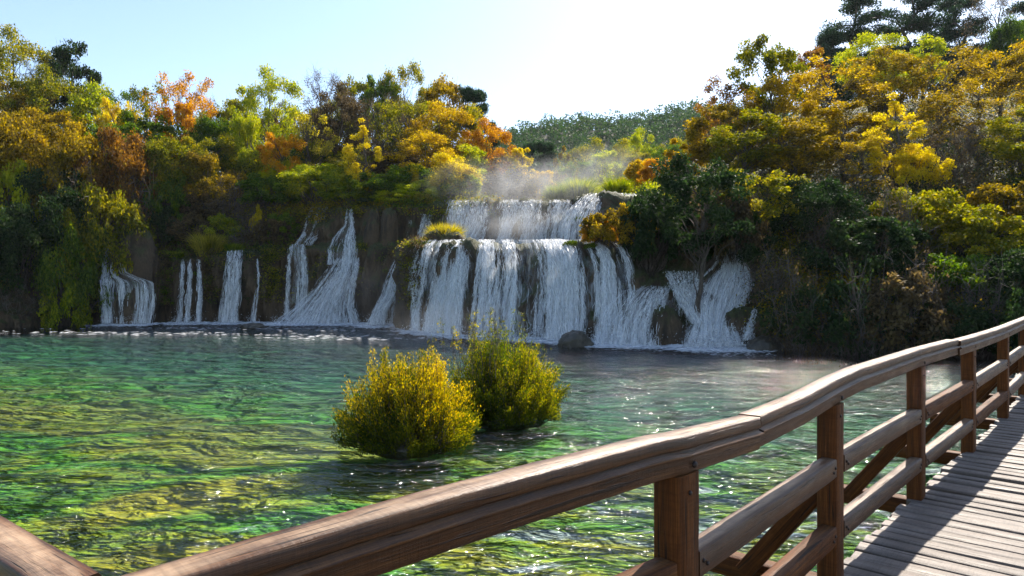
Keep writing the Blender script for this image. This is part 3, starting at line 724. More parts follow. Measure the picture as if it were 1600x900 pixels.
NAMES = {'round': ('deciduous_tree', 'trunk', 'crown', 'tree'), 'airy': ('deciduous_tree', 'trunk', 'crown', 'tree'), 'slim': ('slender_tree', 'trunk', 'crown', 'tree'),
         'bare': ('bare_tree', 'trunk', 'crown', 'tree'), 'pine': ('pine_tree', 'trunk', 'crown', 'tree'), 'shrub': ('shrub', 'stems', 'foliage', 'shrub'),
         'droop': ('overhanging_shrub', 'stems', 'foliage', 'shrub'), 'twiggy': ('leafless_shrub', 'stems', 'foliage', 'shrub'), 'grass': ('grass_tuft', 'stems', 'blades', 'grass')}
prng = np.random.default_rng(77)
def plant(kind, mat, cx, ytop, w, d, label, group=None, base=None, zb=None):
    """a plant whose crown spans w picture pixels around column cx at distance d and tops out at row ytop"""
    top = P(cx, ytop, d); W = w / F * d
    zbase = zb if zb is not None else (terr(cx, d) if base is None else P(cx, base, d)[2])
    H = max(.5, top[2] - zbase + .1)
    best = min(range(len(PROTO[kind])), key=lambda i: abs(math.log(PROTO[kind][i][0][0] / (W / 2))) + .5 * abs(math.log((PROTO[kind][i][0][1] / PROTO[kind][i][0][0]) / (H / (W / 2)))) + .25 * prng.random())
    (R, H0), (tm, cm) = PROTO[kind][best]
    nm = NAMES[kind]; o = empty(nm[0], (top[0], d, zbase), prng.uniform(0, 6.28))
    o.scale = (W / 2 / R, W / 2 / R, H / H0)
    tag(o, label, nm[3], group)
    if tm is not None: obj(nm[1], tm, o)
    c = obj(nm[2], cm, o); c.material_slots[0].link = 'OBJECT'; c.material_slots[0].material = LM[mat]
    asp = (H / H0) / (W / 2 / R)
    if asp > 2.2 or asp < .45 or W / 2 / R > 1.7: print('ASPECT', label, round(asp, 2), 'scale', round(W / 2 / R, 2), 'H', round(H, 1))
    return o

GL, GR, GT, GF = 'trees on the left ridge', 'trees on the right bank', 'bushes on the upper terrace', 'trees in the valley behind the falls'
for a in [
 # ---- left bank, skyline row
 ('round', 'olive', 25, 52, 120, 66, 'tall olive-brown tree in the upper left corner', GL),
 ('round', 'dark', 113, 62, 84, 64, 'dense dark green round tree rising above the left ridge', GL),
 ('bare', 'olive', 70, 68, 70, 68, 'thin half-bare tree behind the dense dark green one at upper left', GL),
 ('airy', 'green', 205, 128, 80, 68, 'thin green half-bare tree between dark green tree and orange tree', GL),
 ('airy', 'orange', 282, 98, 92, 63, 'tall orange tree with a sparse leafy top on the left skyline', GL),
 ('airy', 'olive', 235, 118, 60, 66, 'sparse grey-olive tree just left of the tall orange tree', GL),
 ('bare', 'brown', 342, 146, 60, 68, 'small leafless tree right of the tall orange one', GL),
 ('round', 'lime', 425, 112, 105, 66, 'yellow-green round tree with airy top on left skyline', GL),
 ('round', 'olive', 375, 150, 80, 68, 'olive tree on the skyline left of the yellow-green round tree', GL),
 ('bare', 'brown', 505, 98, 100, 66, 'grey bare-branched tree highest in the middle of the left skyline', GL),
 ('round', 'olive', 553, 118, 75, 70, 'olive tree right of the grey bare-branched skyline tree', GL),
 ('round', 'green', 592, 112, 62, 68, 'small bright green crown on skyline among olive trees', GL),
 ('round', 'olive', 640, 100, 95, 70, 'olive-gold tree at the highest point of the central skyline', GL),
 ('round', 'dimgold', 690, 116, 85, 68, 'brownish gold tree on skyline right of the highest olive-gold one', GL),
 ('pine', 'pine', 747, 124, 62, 66, 'dark blue-green conifer at the right end of the left ridge', GL),
 ('round', 'olive', 722, 160, 92, 64, 'dark olive tree below the conifer at the ridge end', GL),
 ('pine', 'pine', 776, 186, 44, 68, 'small dark conifer at the very end of the ridge', GL),
 ('round', 'olive', 322, 168, 110, 73, 'olive crown filling the gap behind the small leafless tree', GL),
 ('round', 'green', 392, 172, 100, 73, 'green crown behind the pale green feathery shrub', GL),
 ('round', 'brown', 462, 160, 110, 73, 'brown-olive crown behind the pale straw-yellow airy tree', GL),
 ('round', 'olive', 522, 165, 110, 73, 'olive crown behind the dark brown-olive tree', GL),
 ('round', 'brown', 588, 160, 110, 74, 'brown crown behind the slender yellow sapling', GL),
 ('round', 'olive', 648, 150, 110, 74, 'olive crown behind the big purplish brown tree', GL),
 ('shrub', 'olive', 560, 232, 120, 60, 'olive thicket behind the stems of the yellow sapling', GL),
 ('shrub', 'brown', 610, 238, 110, 59, 'brown thicket right of the yellow sapling', GL),
 ('shrub', 'olive', 420, 240, 120, 61, 'olive thicket behind the small orange tree', GL),
 ('shrub', 'green', 500, 232, 120, 61, 'green thicket below the pale straw-yellow tree', GL),
 # ---- left bank, middle row
 ('round', 'dimgold', 12, 118, 130, 60, 'brown-gold tree at the left edge below the corner tree', GL),
 ('round', 'olive', 78, 112, 110, 60, 'olive tree in front of the dense dark green crown', GL),
 ('round', 'lime', 152, 126, 88, 61, 'yellow-green tree right of the dense dark green crown', GL),
 ('round', 'dimgold', 108, 176, 110, 57, 'gold-olive tree below the dense dark green crown', GL),
 ('round', 'yellow', 182, 150, 66, 59, 'bright yellow small tree left of the tall orange tree', GL),
 ('round', 'green', 225, 172, 105, 58, 'green tree at the foot of the tall orange tree', GL),
 ('round', 'orange', 278, 152, 74, 60, 'dense orange crown under the sparse orange top', GL),
 ('shrub', 'green', 342, 186, 95, 60, 'bright green leafy thicket between two orange trees', GL),
 ('shrub', 'lime', 395, 178, 90, 60, 'pale green feathery shrub left of the small orange tree', GL),
 ('round', 'orange', 438, 205, 72, 56, 'small bright orange tree above the left cascades', GL),
 ('airy', 'grass', 487, 168, 82, 58, 'pale straw-yellow airy tree right of the small orange tree', GL),
 ('round', 'brown', 533, 138, 100, 62, 'dark brown-olive tree between bare skyline tree and yellow sapling', GL),
 ('slim', 'yellow', 566, 190, 66, 54.5, 'slender bright yellow sapling with bare stems above the cliff', GL),
 ('bare', 'brown', 612, 138, 130, 62, 'big purplish brown tree with bare branches in mid ridge', GL),
 ('airy', 'olive', 635, 150, 100, 60, 'thin olive tree among the purplish bare branches', GL),
 ('round', 'gold', 690, 165, 118, 61, 'large golden tree near the right end of the ridge', GL),
 ('round', 'gold', 668, 208, 118, 57, 'orange-gold tree in front of the large golden tree', GL),
 ('round', 'orange', 762, 192, 92, 61, 'orange tree at the ridge end above the misty terrace', GL),
 ('round', 'gold', 795, 232, 70, 60, 'gold tree with reddish tint at the edge of the misty terrace', GL),
 ('slim', 'yellow', 812, 222, 44, 58, 'narrow yellow tree standing at the opening of the valley', GL),
 ('round', 'olive', 470, 215, 90, 60, 'shaded olive tree behind the small orange tree', GL),
 ('round', 'olive', 320, 205, 110, 58, 'olive tree below the bright green thicket', GL),
 ('round', 'lime', 730, 230, 90, 57, 'lime-yellow tree between orange-gold and ridge-end orange trees', GL),
 ('round', 'dimgold', 40, 175, 110, 54, 'brown-gold tree above the grey shrubs at far left', GL),
 ('round', 'green', 160, 190, 95, 55, 'green tree above the grey-brown thicket at left', GL),
 # ---- left bank, front row
 ('shrub', 'dimgold', 0, 175, 150, 50, 'brown-gold shrub at the left picture edge above the water', 'shrubs on the left bank'),
 ('shrub', 'lime', 8, 250, 90, 47.5, 'yellow-green bush at the left picture edge', 'shrubs on the left bank'),
 ('shrub', 'dimgold', 95, 205, 150, 51, 'straw-brown shrub at left half way up the bank', 'shrubs on the left bank'),
 ('shrub', 'rust', 178, 205, 120, 52.5, 'rust-coloured thicket above the leftmost waterfall', 'shrubs on the left bank'),
 ('twiggy', 'brown', 130, 238, 150, 50, 'grey leafless thicket left of the leftmost waterfall top', 'shrubs on the left bank'),
 ('twiggy', 'rust', 205, 235, 90, 51.5, 'pinkish grey twigs hanging over the leftmost waterfall', 'shrubs on the left bank'),
 ('droop', 'olive', 150, 275, 130, 49.2, 'olive bush with pale leaves hanging over the leftmost waterfall', 'shrubs on the left bank'),
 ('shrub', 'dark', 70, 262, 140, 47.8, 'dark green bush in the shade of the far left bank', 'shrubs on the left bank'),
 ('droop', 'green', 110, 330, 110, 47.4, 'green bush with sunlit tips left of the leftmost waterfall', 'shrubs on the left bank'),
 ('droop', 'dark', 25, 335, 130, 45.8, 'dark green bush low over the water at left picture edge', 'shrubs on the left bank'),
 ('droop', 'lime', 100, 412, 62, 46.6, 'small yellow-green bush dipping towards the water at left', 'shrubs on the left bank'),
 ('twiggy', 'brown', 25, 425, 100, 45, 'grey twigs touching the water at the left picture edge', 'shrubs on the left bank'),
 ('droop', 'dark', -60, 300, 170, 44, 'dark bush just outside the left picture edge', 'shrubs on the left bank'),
 ('shrub', 'olive', 268, 215, 110, 55, 'olive shrub right of the rust-coloured thicket', 'shrubs on the left bank'),
 ('shrub', 'green', 262, 268, 66, 53.2, 'green reedy bush above the bare brown boulder', 'shrubs on the left bank'),
 ('shrub', 'rust', 218, 250, 70, 54, 'dark red-brown bush above the leftmost waterfall boulder', 'shrubs on the left bank'),
 ('shrub', 'dimgold', 325, 240, 100, 55, 'gold-brown bush above the grass tuft on the lower ledge', 'shrubs on the left bank'),
 ('twiggy', 'brown', 362, 268, 96, 54, 'grey bare bush above the thin left waterfalls', 'shrubs on the left bank'),
 ('shrub', 'brown', 315, 300, 80, 54, 'brown shaded bush behind the grass tuft ledge', 'shrubs on the left bank'),
 ('shrub', 'yellow', 404, 322, 24, 53, 'tiny bright yellow bush among grey twigs', 'shrubs on the left bank'),
 ('shrub', 'green', 420, 275, 90, 55, 'green bush below the small orange tree', 'shrubs on the left bank'),
 ('shrub', 'brown', 425, 345, 60, 52.6, 'brown-green bush on the ledge left of the middle waterfall', 'shrubs on the left bank'),
 ('shrub', 'greengrass', 505, 262, 130, 55.5, 'large yellow-green leafy bush above the middle waterfall', 'shrubs on the left bank'),
 ('shrub', 'lime', 450, 255, 80, 57, 'lime bush below right of the small orange tree', 'shrubs on the left bank'),
 ('shrub', 'green', 590, 272, 90, 54.5, 'green bush at the foot of the yellow sapling', 'shrubs on the left bank'),
 ('shrub', 'green', 635, 262, 90, 54, 'green bush on the cliff edge right of the hanging rock', 'shrubs on the left bank'),
 ('shrub', 'yellow', 690, 245, 110, 54.5, 'sunlit yellow bush at the cliff edge beside the upper falls', 'shrubs on the left bank'),
 ('shrub', 'lime', 650, 285, 80, 52.6, 'lime bush hanging over the thin upper waterfalls', 'shrubs on the left bank'),
 ('shrub', 'grass', 655, 300, 46, 51.8, 'straw-coloured tuft beside the thin upper waterfalls', 'shrubs on the left bank'),
 ('shrub', 'greengrass', 545, 285, 80, 53.6, 'yellow-green bush on the brink above the stepped waterfall', 'shrubs on the left bank'),
 ('shrub', 'greengrass', 715, 275, 70, 53.5, 'yellow-green bush at the left end of the upper falls lip', 'shrubs on the left bank'),
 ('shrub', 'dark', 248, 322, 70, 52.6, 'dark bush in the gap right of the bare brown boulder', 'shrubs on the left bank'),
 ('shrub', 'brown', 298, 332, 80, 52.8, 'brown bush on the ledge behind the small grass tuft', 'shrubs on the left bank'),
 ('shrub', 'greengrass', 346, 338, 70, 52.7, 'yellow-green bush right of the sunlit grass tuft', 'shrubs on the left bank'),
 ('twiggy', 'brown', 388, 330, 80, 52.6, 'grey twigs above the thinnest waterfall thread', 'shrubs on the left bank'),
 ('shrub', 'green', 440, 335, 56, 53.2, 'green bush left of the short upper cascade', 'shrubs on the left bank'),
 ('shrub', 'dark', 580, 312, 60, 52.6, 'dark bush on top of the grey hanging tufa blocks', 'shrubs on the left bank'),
 ('shrub', 'lime', 615, 300, 70, 52.2, 'lime bush above the right hanging tufa block', 'shrubs on the left bank'),
 ('grass', 'grass', 325, 362, 66, 51.2, 'sunlit grass tuft on the ledge left of the thin waterfalls', 'grass tufts by the falls'),
 ('grass', 'greengrass', 276, 394, 38, 50.9, 'small grass tuft at the left end of the lower ledge', 'grass tufts by the falls'),
 ('grass', 'greengrass', 366, 380, 40, 51.3, 'short green grass above the left thin waterfall', 'grass tufts by the falls'),
 ('grass', 'grass', 695, 348, 66, 43, 'golden dry grass on the mound left of the main curtain', 'grass tufts by the falls'),
 ('grass', 'grass', 664, 372, 34, 42.2, 'small dry grass tuft at the left end of the main curtain', 'grass tufts by the falls'),
 # ---- upper terrace
 ('shrub', 'gold', 846, 268, 46, 57, 'orange-yellow bush on the upper terrace left of the round grass dome', GT),
 ('grass', 'greengrass', 905, 278, 84, 54, 'yellow-green grassy dome above the upper falls', GT),
 ('grass', 'greengrass', 870, 288, 50, 53, 'low grass left of the grassy dome on the upper lip', GT),
 ('grass', 'greengrass', 965, 276, 60, 51, 'green grass clump right of the grassy dome', GT),
 ('shrub', 'gold', 1003, 253, 60, 54, 'golden bush at the right end of the upper terrace', GT),
 ('shrub', 'orange', 1032, 250, 64, 50, 'orange-red bush beside the dark tree right of the terrace', GT),
 ('shrub', 'brown', 780, 268, 110, 58, 'brown-grey bushes veiled by spray on the upper terrace', GT),
 ('shrub', 'rust', 822, 278, 40, 60, 'reddish low bush in the spray of the upper terrace', GT),
 # ---- valley behind
 ('pine', 'pine', 853, 212, 46, 84, 'dark leaning pine in the valley behind the upper terrace', GF),
 ('pine', 'pine', 822, 214, 40, 100, 'dark pine behind the narrow yellow tree', GF),
 ('round', 'dimgold', 882, 228, 40, 88, 'small gold-topped tree right of the leaning pine', GF),
 ('round', 'olive', 925, 220, 80, 90, 'pale olive tree in the middle of the valley', GF),
 ('round', 'olive', 970, 222, 70, 86, 'olive tree left of the domed gold-green tree', GF),
 ('round', 'lime', 1000, 204, 66, 96, 'domed gold-green tree rising above the valley trees', GF),
 ('round', 'green', 1035, 224, 70, 88, 'green tree at the right end of the valley', GF),
 ('round', 'olive', 880, 240, 60, 95, 'shaded olive tree behind the leaning pine', GF),
 ('round', 'lime', 945, 235, 70, 78, 'sunlit lime tree veiled by spray above the grassy dome', GF),
 ('round', 'olive', 1060, 215, 70, 96, 'olive tree half hidden behind the right bank trees', GF),
 ('round', 'green', 905, 250, 60, 76, 'green tree low behind the grassy dome', GF),
 ('round', 'olive', 1000, 240, 70, 74, 'olive tree behind the golden terrace bush', GF),
 # ---- right bank, skyline
 ('pine', 'pine', 1345, -30, 130, 80, 'leftmost tall dark pine on the upper right hilltop', 'pines on the right hilltop'),
 ('pine', 'pine', 1425, -45, 130, 78, 'second tall dark pine from the left on the hilltop', 'pines on the right hilltop'),
 ('pine', 'pine', 1500, -20, 120, 82, 'dark pine behind the bare-branched hilltop tree', 'pines on the right hilltop'),
 ('bare', 'brown', 1548, -30, 110, 72, 'bare-branched dark tree on the hilltop at upper right', 'pines on the right hilltop'),
 ('pine', 'pine', 1610, -10, 120, 78, 'dark pine at the upper right picture corner', 'pines on the right hilltop'),
 ('pine', 'pine', 1300, 50, 70, 82, 'low dark pine at the left end of the hilltop', 'pines on the right hilltop'),
 ('shrub', 'green', 1590, 25, 90, 68, 'green bush below the pine at upper right corner', GR),
 ('round', 'olive', 1202, 56, 112, 47, 'tall thin olive-green tree standing highest at left of right bank', GR),
 ('airy', 'rust', 1122, 118, 80, 46, 'reddish thin tree at the left end of the right bank skyline', GR),
 ('round', 'rust', 1265, 76, 66, 54, 'small red-brown crown on skyline left of the lime crown', GR),
 ('round', 'lime', 1362, 56, 110, 58, 'bright lime-yellow crown below the pines', GR),
 ('round', 'lime', 1440, 62, 90, 58, 'second lime crown right of the bright lime-yellow one', GR),
 ('airy', 'gold', 1300, 92, 170, 49, 'broad golden tree left of centre on the right bank', GR),
 ('round', 'gold', 1225, 122, 130, 45, 'golden tree below the tall thin olive-green tree', GR),
 ('round', 'dimgold', 1385, 82, 130, 51, 'brown-gold tree with dark limbs below the lime crown', GR),
 ('airy', 'dimgold', 1468, 68, 150, 49, 'wide brown-gold tree under the bare-branched hilltop tree', GR),
 ('airy', 'gold', 1565, 62, 130, 48, 'orange-gold tree at the upper right picture edge', GR),
 ('round', 'dimgold', 1640, 75, 150, 44, 'brown-gold tree cut by the right picture edge', GR),
 # ---- right bank, middle
 ('round', 'dimgold', 1128, 160, 120, 42, 'brown-gold tree at the left flank of right bank', GR),
 ('round', 'gold', 1075, 205, 70, 44, 'golden-leaved tree at left flank beside the valley opening', GR),
 ('round', 'olive', 1160, 178, 140, 40, 'shaded olive tree below the tall thin olive-green one', GR),
 ('round', 'dimgold', 1245, 185, 150, 39, 'gold-brown tree in the shaded middle of the right bank', GR),
 ('round', 'dimgold', 1320, 165, 130, 41, 'gold-brown tree left of the bright yellow slender tree', GR),
 ('slim', 'yellow', 1398, 152, 96, 37, 'bright yellow sunlit slender tree in the middle of right bank', GR),
 ('shrub', 'yellow', 1432, 232, 84, 36.4, 'yellow lower bough of leaves right of the slender yellow tree', GR),
 ('bare', 'brown', 1490, 185, 100, 36, 'pale grey leafless tree right of the bright yellow one', GR),
 ('airy', 'dimgold', 1530, 120, 140, 40, 'brown-gold tree with visible trunks at right', GR),
 ('round', 'olive', 1590, 170, 140, 37, 'olive-brown tree at the right picture edge', GR),
 ('airy', 'dimgold', 1470, 150, 110, 41, 'brown-gold tree behind the pale grey leafless one', GR),
 ('airy', 'dimgold', 1350, 220, 130, 37.5, 'shaded brown-gold tree under the gold-brown one', GR),
 ('round', 'olive', 1660, 190, 150, 34, 'olive tree just beyond the right picture edge', GR),
 # ---- right bank, front and waterline
 ('round', 'dark', 1090, 238, 165, 30.2, 'dark green tree growing out of the right cascade', GR, 478),
 ('round', 'dark', 1035, 288, 110, 34.5, 'low dark green tree left of the cascade tree', GR),
 ('droop', 'dimgold', 968, 322, 104, 34.2, 'rust and gold leafed bush hanging over the right of main curtain', GR),
 ('droop', 'orange', 940, 338, 52, 34.3, 'small rust-red leafed bush tip above the main curtain', GR),
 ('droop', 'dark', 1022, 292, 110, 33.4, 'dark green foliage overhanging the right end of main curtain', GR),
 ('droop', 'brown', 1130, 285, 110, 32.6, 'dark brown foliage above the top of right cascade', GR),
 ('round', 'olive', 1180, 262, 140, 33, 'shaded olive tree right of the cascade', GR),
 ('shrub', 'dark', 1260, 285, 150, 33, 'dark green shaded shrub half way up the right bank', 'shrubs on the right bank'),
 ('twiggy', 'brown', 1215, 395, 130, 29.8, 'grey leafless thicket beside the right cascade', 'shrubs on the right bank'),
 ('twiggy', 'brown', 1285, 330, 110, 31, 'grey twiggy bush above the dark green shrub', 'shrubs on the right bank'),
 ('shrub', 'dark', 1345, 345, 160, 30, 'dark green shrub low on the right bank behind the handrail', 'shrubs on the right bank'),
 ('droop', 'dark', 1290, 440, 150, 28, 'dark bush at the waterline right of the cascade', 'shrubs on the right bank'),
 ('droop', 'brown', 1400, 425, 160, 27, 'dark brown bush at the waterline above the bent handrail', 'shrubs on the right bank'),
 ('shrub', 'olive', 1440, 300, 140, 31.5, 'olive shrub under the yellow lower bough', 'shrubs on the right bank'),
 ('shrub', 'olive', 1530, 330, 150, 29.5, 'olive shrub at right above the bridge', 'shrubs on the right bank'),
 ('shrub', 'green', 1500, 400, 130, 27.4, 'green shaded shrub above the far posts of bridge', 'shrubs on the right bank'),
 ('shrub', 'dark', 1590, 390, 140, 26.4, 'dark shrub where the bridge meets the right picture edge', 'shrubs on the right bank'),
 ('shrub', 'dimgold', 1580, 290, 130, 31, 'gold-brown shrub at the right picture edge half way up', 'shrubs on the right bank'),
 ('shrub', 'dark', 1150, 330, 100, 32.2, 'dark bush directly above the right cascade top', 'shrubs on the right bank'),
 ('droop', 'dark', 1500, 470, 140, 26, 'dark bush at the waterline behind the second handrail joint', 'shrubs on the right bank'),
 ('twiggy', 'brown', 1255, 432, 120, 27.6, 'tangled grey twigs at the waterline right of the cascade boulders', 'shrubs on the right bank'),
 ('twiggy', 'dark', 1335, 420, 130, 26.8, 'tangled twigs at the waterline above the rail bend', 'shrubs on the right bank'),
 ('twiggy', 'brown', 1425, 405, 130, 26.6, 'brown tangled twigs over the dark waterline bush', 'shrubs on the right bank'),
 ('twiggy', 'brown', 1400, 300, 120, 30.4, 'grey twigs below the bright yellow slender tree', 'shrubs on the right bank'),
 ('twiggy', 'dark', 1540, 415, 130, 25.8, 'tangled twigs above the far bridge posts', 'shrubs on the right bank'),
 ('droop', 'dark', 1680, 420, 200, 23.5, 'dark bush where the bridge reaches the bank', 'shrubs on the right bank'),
]: plant(*a)

# ------------------------------------------------------------------ undergrowth that covers the slopes, and the far wood
FALLS_X = [(158, 250), (268, 326), (340, 384), (388, 412), (438, 565), (568, 632)]
def undergrowth(name, px0, px1, n, seed, mats, label, kmin, kmax):
    rng = np.random.default_rng(seed); px = rng.uniform(px0, px1, n)
    if seed == 5:
        for a_, b_ in FALLS_X: px = px[(px < a_) | (px > b_) | (rng.random(len(px)) < .06)]
        n = len(px)
    k = key_at(px)
    f = rng.uniform(kmin, kmax, n); i = f.astype(int); fr = (f - i)[:, None]
    if seed == 2: f = np.where(px < 1200, np.maximum(f, 4.2), f); i = f.astype(int); fr = (f - i)[:, None]
    r = np.arange(n); dz = k[r, i] * (1 - fr) + k[r, i + 1] * fr
    B = np.stack([(px - CX) / F * dz[:, 0], dz[:, 0], dz[:, 1]], 1)
    m = 46; hh = rng.uniform(.3, 1.0, n) * {2: 1.5, 5: .75}.get(seed, 1.0)
    C = B[:, None] + rng.normal(0, 1, (n, m, 3)) * np.array([.45, .45, .25])[None, None] * hh[:, None, None] + np.array([0, 0, .5]) * hh[:, None, None] - np.array([0, .35, 0])
    V, fc = leaf_quads(C.reshape(-1, 3), .13, .08, rng)
    me = mesh(name, V, 4, fc)
    for mm in mats: me.materials.append(LM[mm])
    pick = (np.clip((fbm(np.stack([B[:, 0] * .25, B[:, 1] * .25, 0 * px], -1), 2, seed) + 1) / 2 + rng.normal(0, .12, n), 0, .999) * len(mats)).astype(np.int32)
    me.polygons.foreach_set('material_index', np.repeat(pick, m))
    return tag(obj(name, me), label, kind='stuff')
undergrowth('hanging_moss', 100, 660, 2600, 5, ['dark', 'olive', 'brown', 'moss'], 'moss and small plants clinging to the left cliff', 1.25, 2.2)
undergrowth('undergrowth', -300, 480, 1700, 4, ['dark', 'olive', 'brown', 'green'], 'shaded ledge plants between the two cliff steps at left', 2.3, 4.2)
undergrowth('undergrowth', -300, 780, 3000, 1, ['olive', 'green', 'dimgold', 'olive', 'brown'], 'mixed undergrowth covering the slope of the left bank', 3.6, 6.6)
undergrowth('undergrowth', 1040, 1900, 5200, 2, ['brown', 'dark', 'olive', 'dimgold', 'dark'], 'shaded undergrowth covering the slope of the right bank', 1.3, 6.8)
undergrowth('undergrowth', 760, 1060, 900, 3, ['lime', 'green', 'olive', 'dimgold'], 'low plants on the flat valley floor behind the upper falls', 4.6, 6.6)

def far_wood():
    rng = np.random.default_rng(9); acc_c = []
    nu, nv = HG.shape[:2]
    n = 2600; i = rng.uniform(60, 145, n); j = rng.uniform(6, 34, n)
    i0, j0 = i.astype(int), j.astype(int); B = HG[i0, j0] + (HG[i0 + 1, j0] - HG[i0, j0]) * (i - i0)[:, None] + (HG[i0, j0 + 1] - HG[i0, j0]) * (j - j0)[:, None]
    R = rng.uniform(1.3, 3.9, n); m = 80
    C = B[:, None] + rnd_unit(rng, n * m).reshape(n, m, 3) * (R[:, None] * rng.uniform(.6, 1, (n, m)))[..., None] * np.array([1, 1, 1.15]) + np.array([0, 0, 1.3]) * R[:, None, None]
    V, f = leaf_quads(C.reshape(-1, 3), .9, .65, rng)
    return tag(obj('hillside_wood', mesh('hillside_wood', V, 4, f, LM['hillpine'])), 'green pine wood covering the distant hill', kind='stuff')
far_wood()

# ------------------------------------------------------------------ waterfalls
def rows_interp(rows, v):
    rows = np.array(rows, float); n = len(rows); L = np.concatenate([[0], np.cumsum(np.hypot(np.diff((rows[:, 0] + rows[:, 1]) / 2), np.diff(rows[:, 2])) + 1e-6 + 6 * np.abs(np.diff(rows[:, 3])))]); L /= L[-1]
    # smooth (Catmull-like) by dense linear + blur
    vv = np.linspace(0, 1, 200); R = np.stack([np.interp(vv, L, rows[:, c]) for c in range(4)], 1)
    k = np.ones(13) / 13
    Rs = np.stack([np.convolve(np.pad(R[:, c], 6, 'edge'), k, 'valid') for c in range(4)], 1)
    return np.stack([np.interp(v, vv, Rs[:, c]) for c in range(4)], -1)
def surf(rows, u, v, bulge=0.0, face=None):
    r = rows_interp(rows, v); px = r[..., 0] * (1 - u) + r[..., 1] * u
    d = r[..., 3] - bulge * np.sin(np.pi * np.clip(u, 0, 1))
    if face is not None: d = d + np.interp(px, KX, KP[:, face, 0])
    return np.stack([(px - CX) / F * d, d, EYE - (r[..., 2] - CY) / F * d], -1)

def waterfall(rows, label, n, seed, gate=.0, freq=1.2, sheet=True, wid=.05, foam=220, splash=250, bulge=0.0, slen=.14, strands=None, group='waterfalls', face=None):
    ref = 0 if face is None else float(np.interp((rows[-1][0] + rows[-1][1]) / 2, KX, KP[:, face, 0]))
    rng = np.random.default_rng(seed); o0 = surf(rows, np.array(.5), np.array(1.0), bulge, face)
    root = tag(empty('waterfall', (o0[0], o0[1], 0)), label, 'waterfall', group); off = np.array([o0[0], o0[1], 0])
    Wm = abs(rows[-1][1] - rows[-1][0]) / F * (rows[-1][3] + ref)
    Hm = sum(np.linalg.norm(surf(rows, np.array(.5), np.array((k + 1) / 10), bulge, face) - surf(rows, np.array(.5), np.array(k / 10), bulge, face)) for k in range(10))
    def dens(u, v):
        x = u * Wm
        a = vnoise(np.stack([x * freq, v * .5 + 0 * x, 0 * x + seed], -1), seed) + .55 * vnoise(np.stack([x * freq * 3.1, v * 1.1 + 0 * x, 0 * x + seed], -1), seed + 5) + .5 * vnoise(np.stack([x * freq * 8.5, v * 1.6 + 0 * x, 0 * x + seed], -1), seed + 8)
        return a
    if sheet:
        nu, nv = max(6, int(Wm / .22)), max(16, int(Hm / .16)); U, Vv = np.meshgrid(np.linspace(0, 1, nu), np.linspace(0, 1, nv), indexing='ij')
        G = surf(rows, U, Vv, bulge, face); Dn = dens(U, Vv)
        G[..., 1] -= .20 * Dn; G += .05 * fbm(G * 2.0, 3, seed)[..., None]
        uv = np.stack([U * Wm + seed * 3.3, Vv * Hm * .9 + .15 * Dn], -1)
        obj('water_sheet', mesh('water_sheet', (G - off).reshape(-1, 3), 4, grid_quads(nu, nv), WSHEET, smooth=True, uv=uv.reshape(-1, 2)), root)
    n = int(n * 1.9); u = rng.random(n * 4) + rng.normal(0, .02 + .05 / (1 + Wm), n * 4); v = rng.random(n * 4) ** .85
    if strands is not None:
        ce = rng.choice(len(strands), n * 4); u = np.array(strands)[ce] + rng.normal(0, .035, n * 4)
    k = dens(u, v) + rng.normal(0, .22, n * 4) > gate; u, v = u[k][:n], v[k][:n]; n = len(u)
    ln = slen * .8 * rng.uniform(.15, 1.5, n) * (.45 + .8 * v); steps = np.linspace(0, 1, 4)
    vs = np.clip(v[:, None] + ln[:, None] * steps[None], 0, 1.0); us = u[:, None] + rng.normal(0, .006, (n, 1)) * steps[None]
    C = surf(rows, us, vs, bulge, face); C[..., 1] -= (.05 + np.abs(rng.normal(0, .17, (n, 1))) + .16 * dens(u, v)[:, None]) ; C += rng.normal(0, .02, C.shape)
    C[..., 2] = np.maximum(C[..., 2], .0)
    w = wid * .62 * rng.uniform(.3, 1.5, n)[:, None, None]; prof = np.array([.35, 1, .9, .15])[None, :, None]
    ang = rng.uniform(-1.0, 1.0, n); side = np.stack([np.cos(ang), np.sin(ang), 0 * ang], 1)[:, None] * w * prof / 2
    V = np.stack([C - side, C + side], 2).reshape(-1, 3)
    i = np.arange(n)[:, None, None] * 8 + np.arange(3)[None, :, None] * 2
    q = i + np.array([0, 1, 3, 2])[None, None]
    a = Acc(); a.add(V - off, q.reshape(-1, 4), 4)
    tag(obj('streaks', a.mesh('streaks', WSTREAK), root), kind='stuff')
    if foam:
        foam = int(foam * 3.6)
        fu = rng.random(foam); c = surf(rows, fu, np.full(foam, 1.0), bulge, face)
        rr = np.abs(rng.normal(0, .6, foam)) * (1 + 1.6 * rng.random(foam) ** 3); c[:, 1] -= rr - .2; c[:, 0] += rng.normal(0, .35, foam); c[:, 2] = rng.uniform(.004, .05, foam) + .10 * np.exp(-rr * 3)
        th = np.linspace(0, 2 * np.pi, 7, endpoint=False); s = (.05 + .16 * rng.random(foam)) * np.clip(1.3 - rr * .5, .3, 1.3)
        ring = c[:, None] + np.stack([np.cos(th)[None] * (s * 1.7)[:, None], np.sin(th)[None] * s[:, None], 0 * th[None] * s[:, None]], -1) * rng.uniform(.6, 1.3, (foam, 7, 1))
        top = c + np.array([0, 0, 1]) * (s * .25)[:, None]
        V = np.concatenate([ring, top[:, None]], 1).reshape(-1, 3); b0 = np.arange(foam)[:, None, None] * 8
        j = np.arange(7); tri = b0 + np.stack([j, (j + 1) % 7, np.full(7, 7)], -1)[None]
        a = Acc(); a.add(V - off, tri.reshape(-1, 3), 3); tag(obj('foam', a.mesh('foam', WSTREAK), root), kind='stuff')
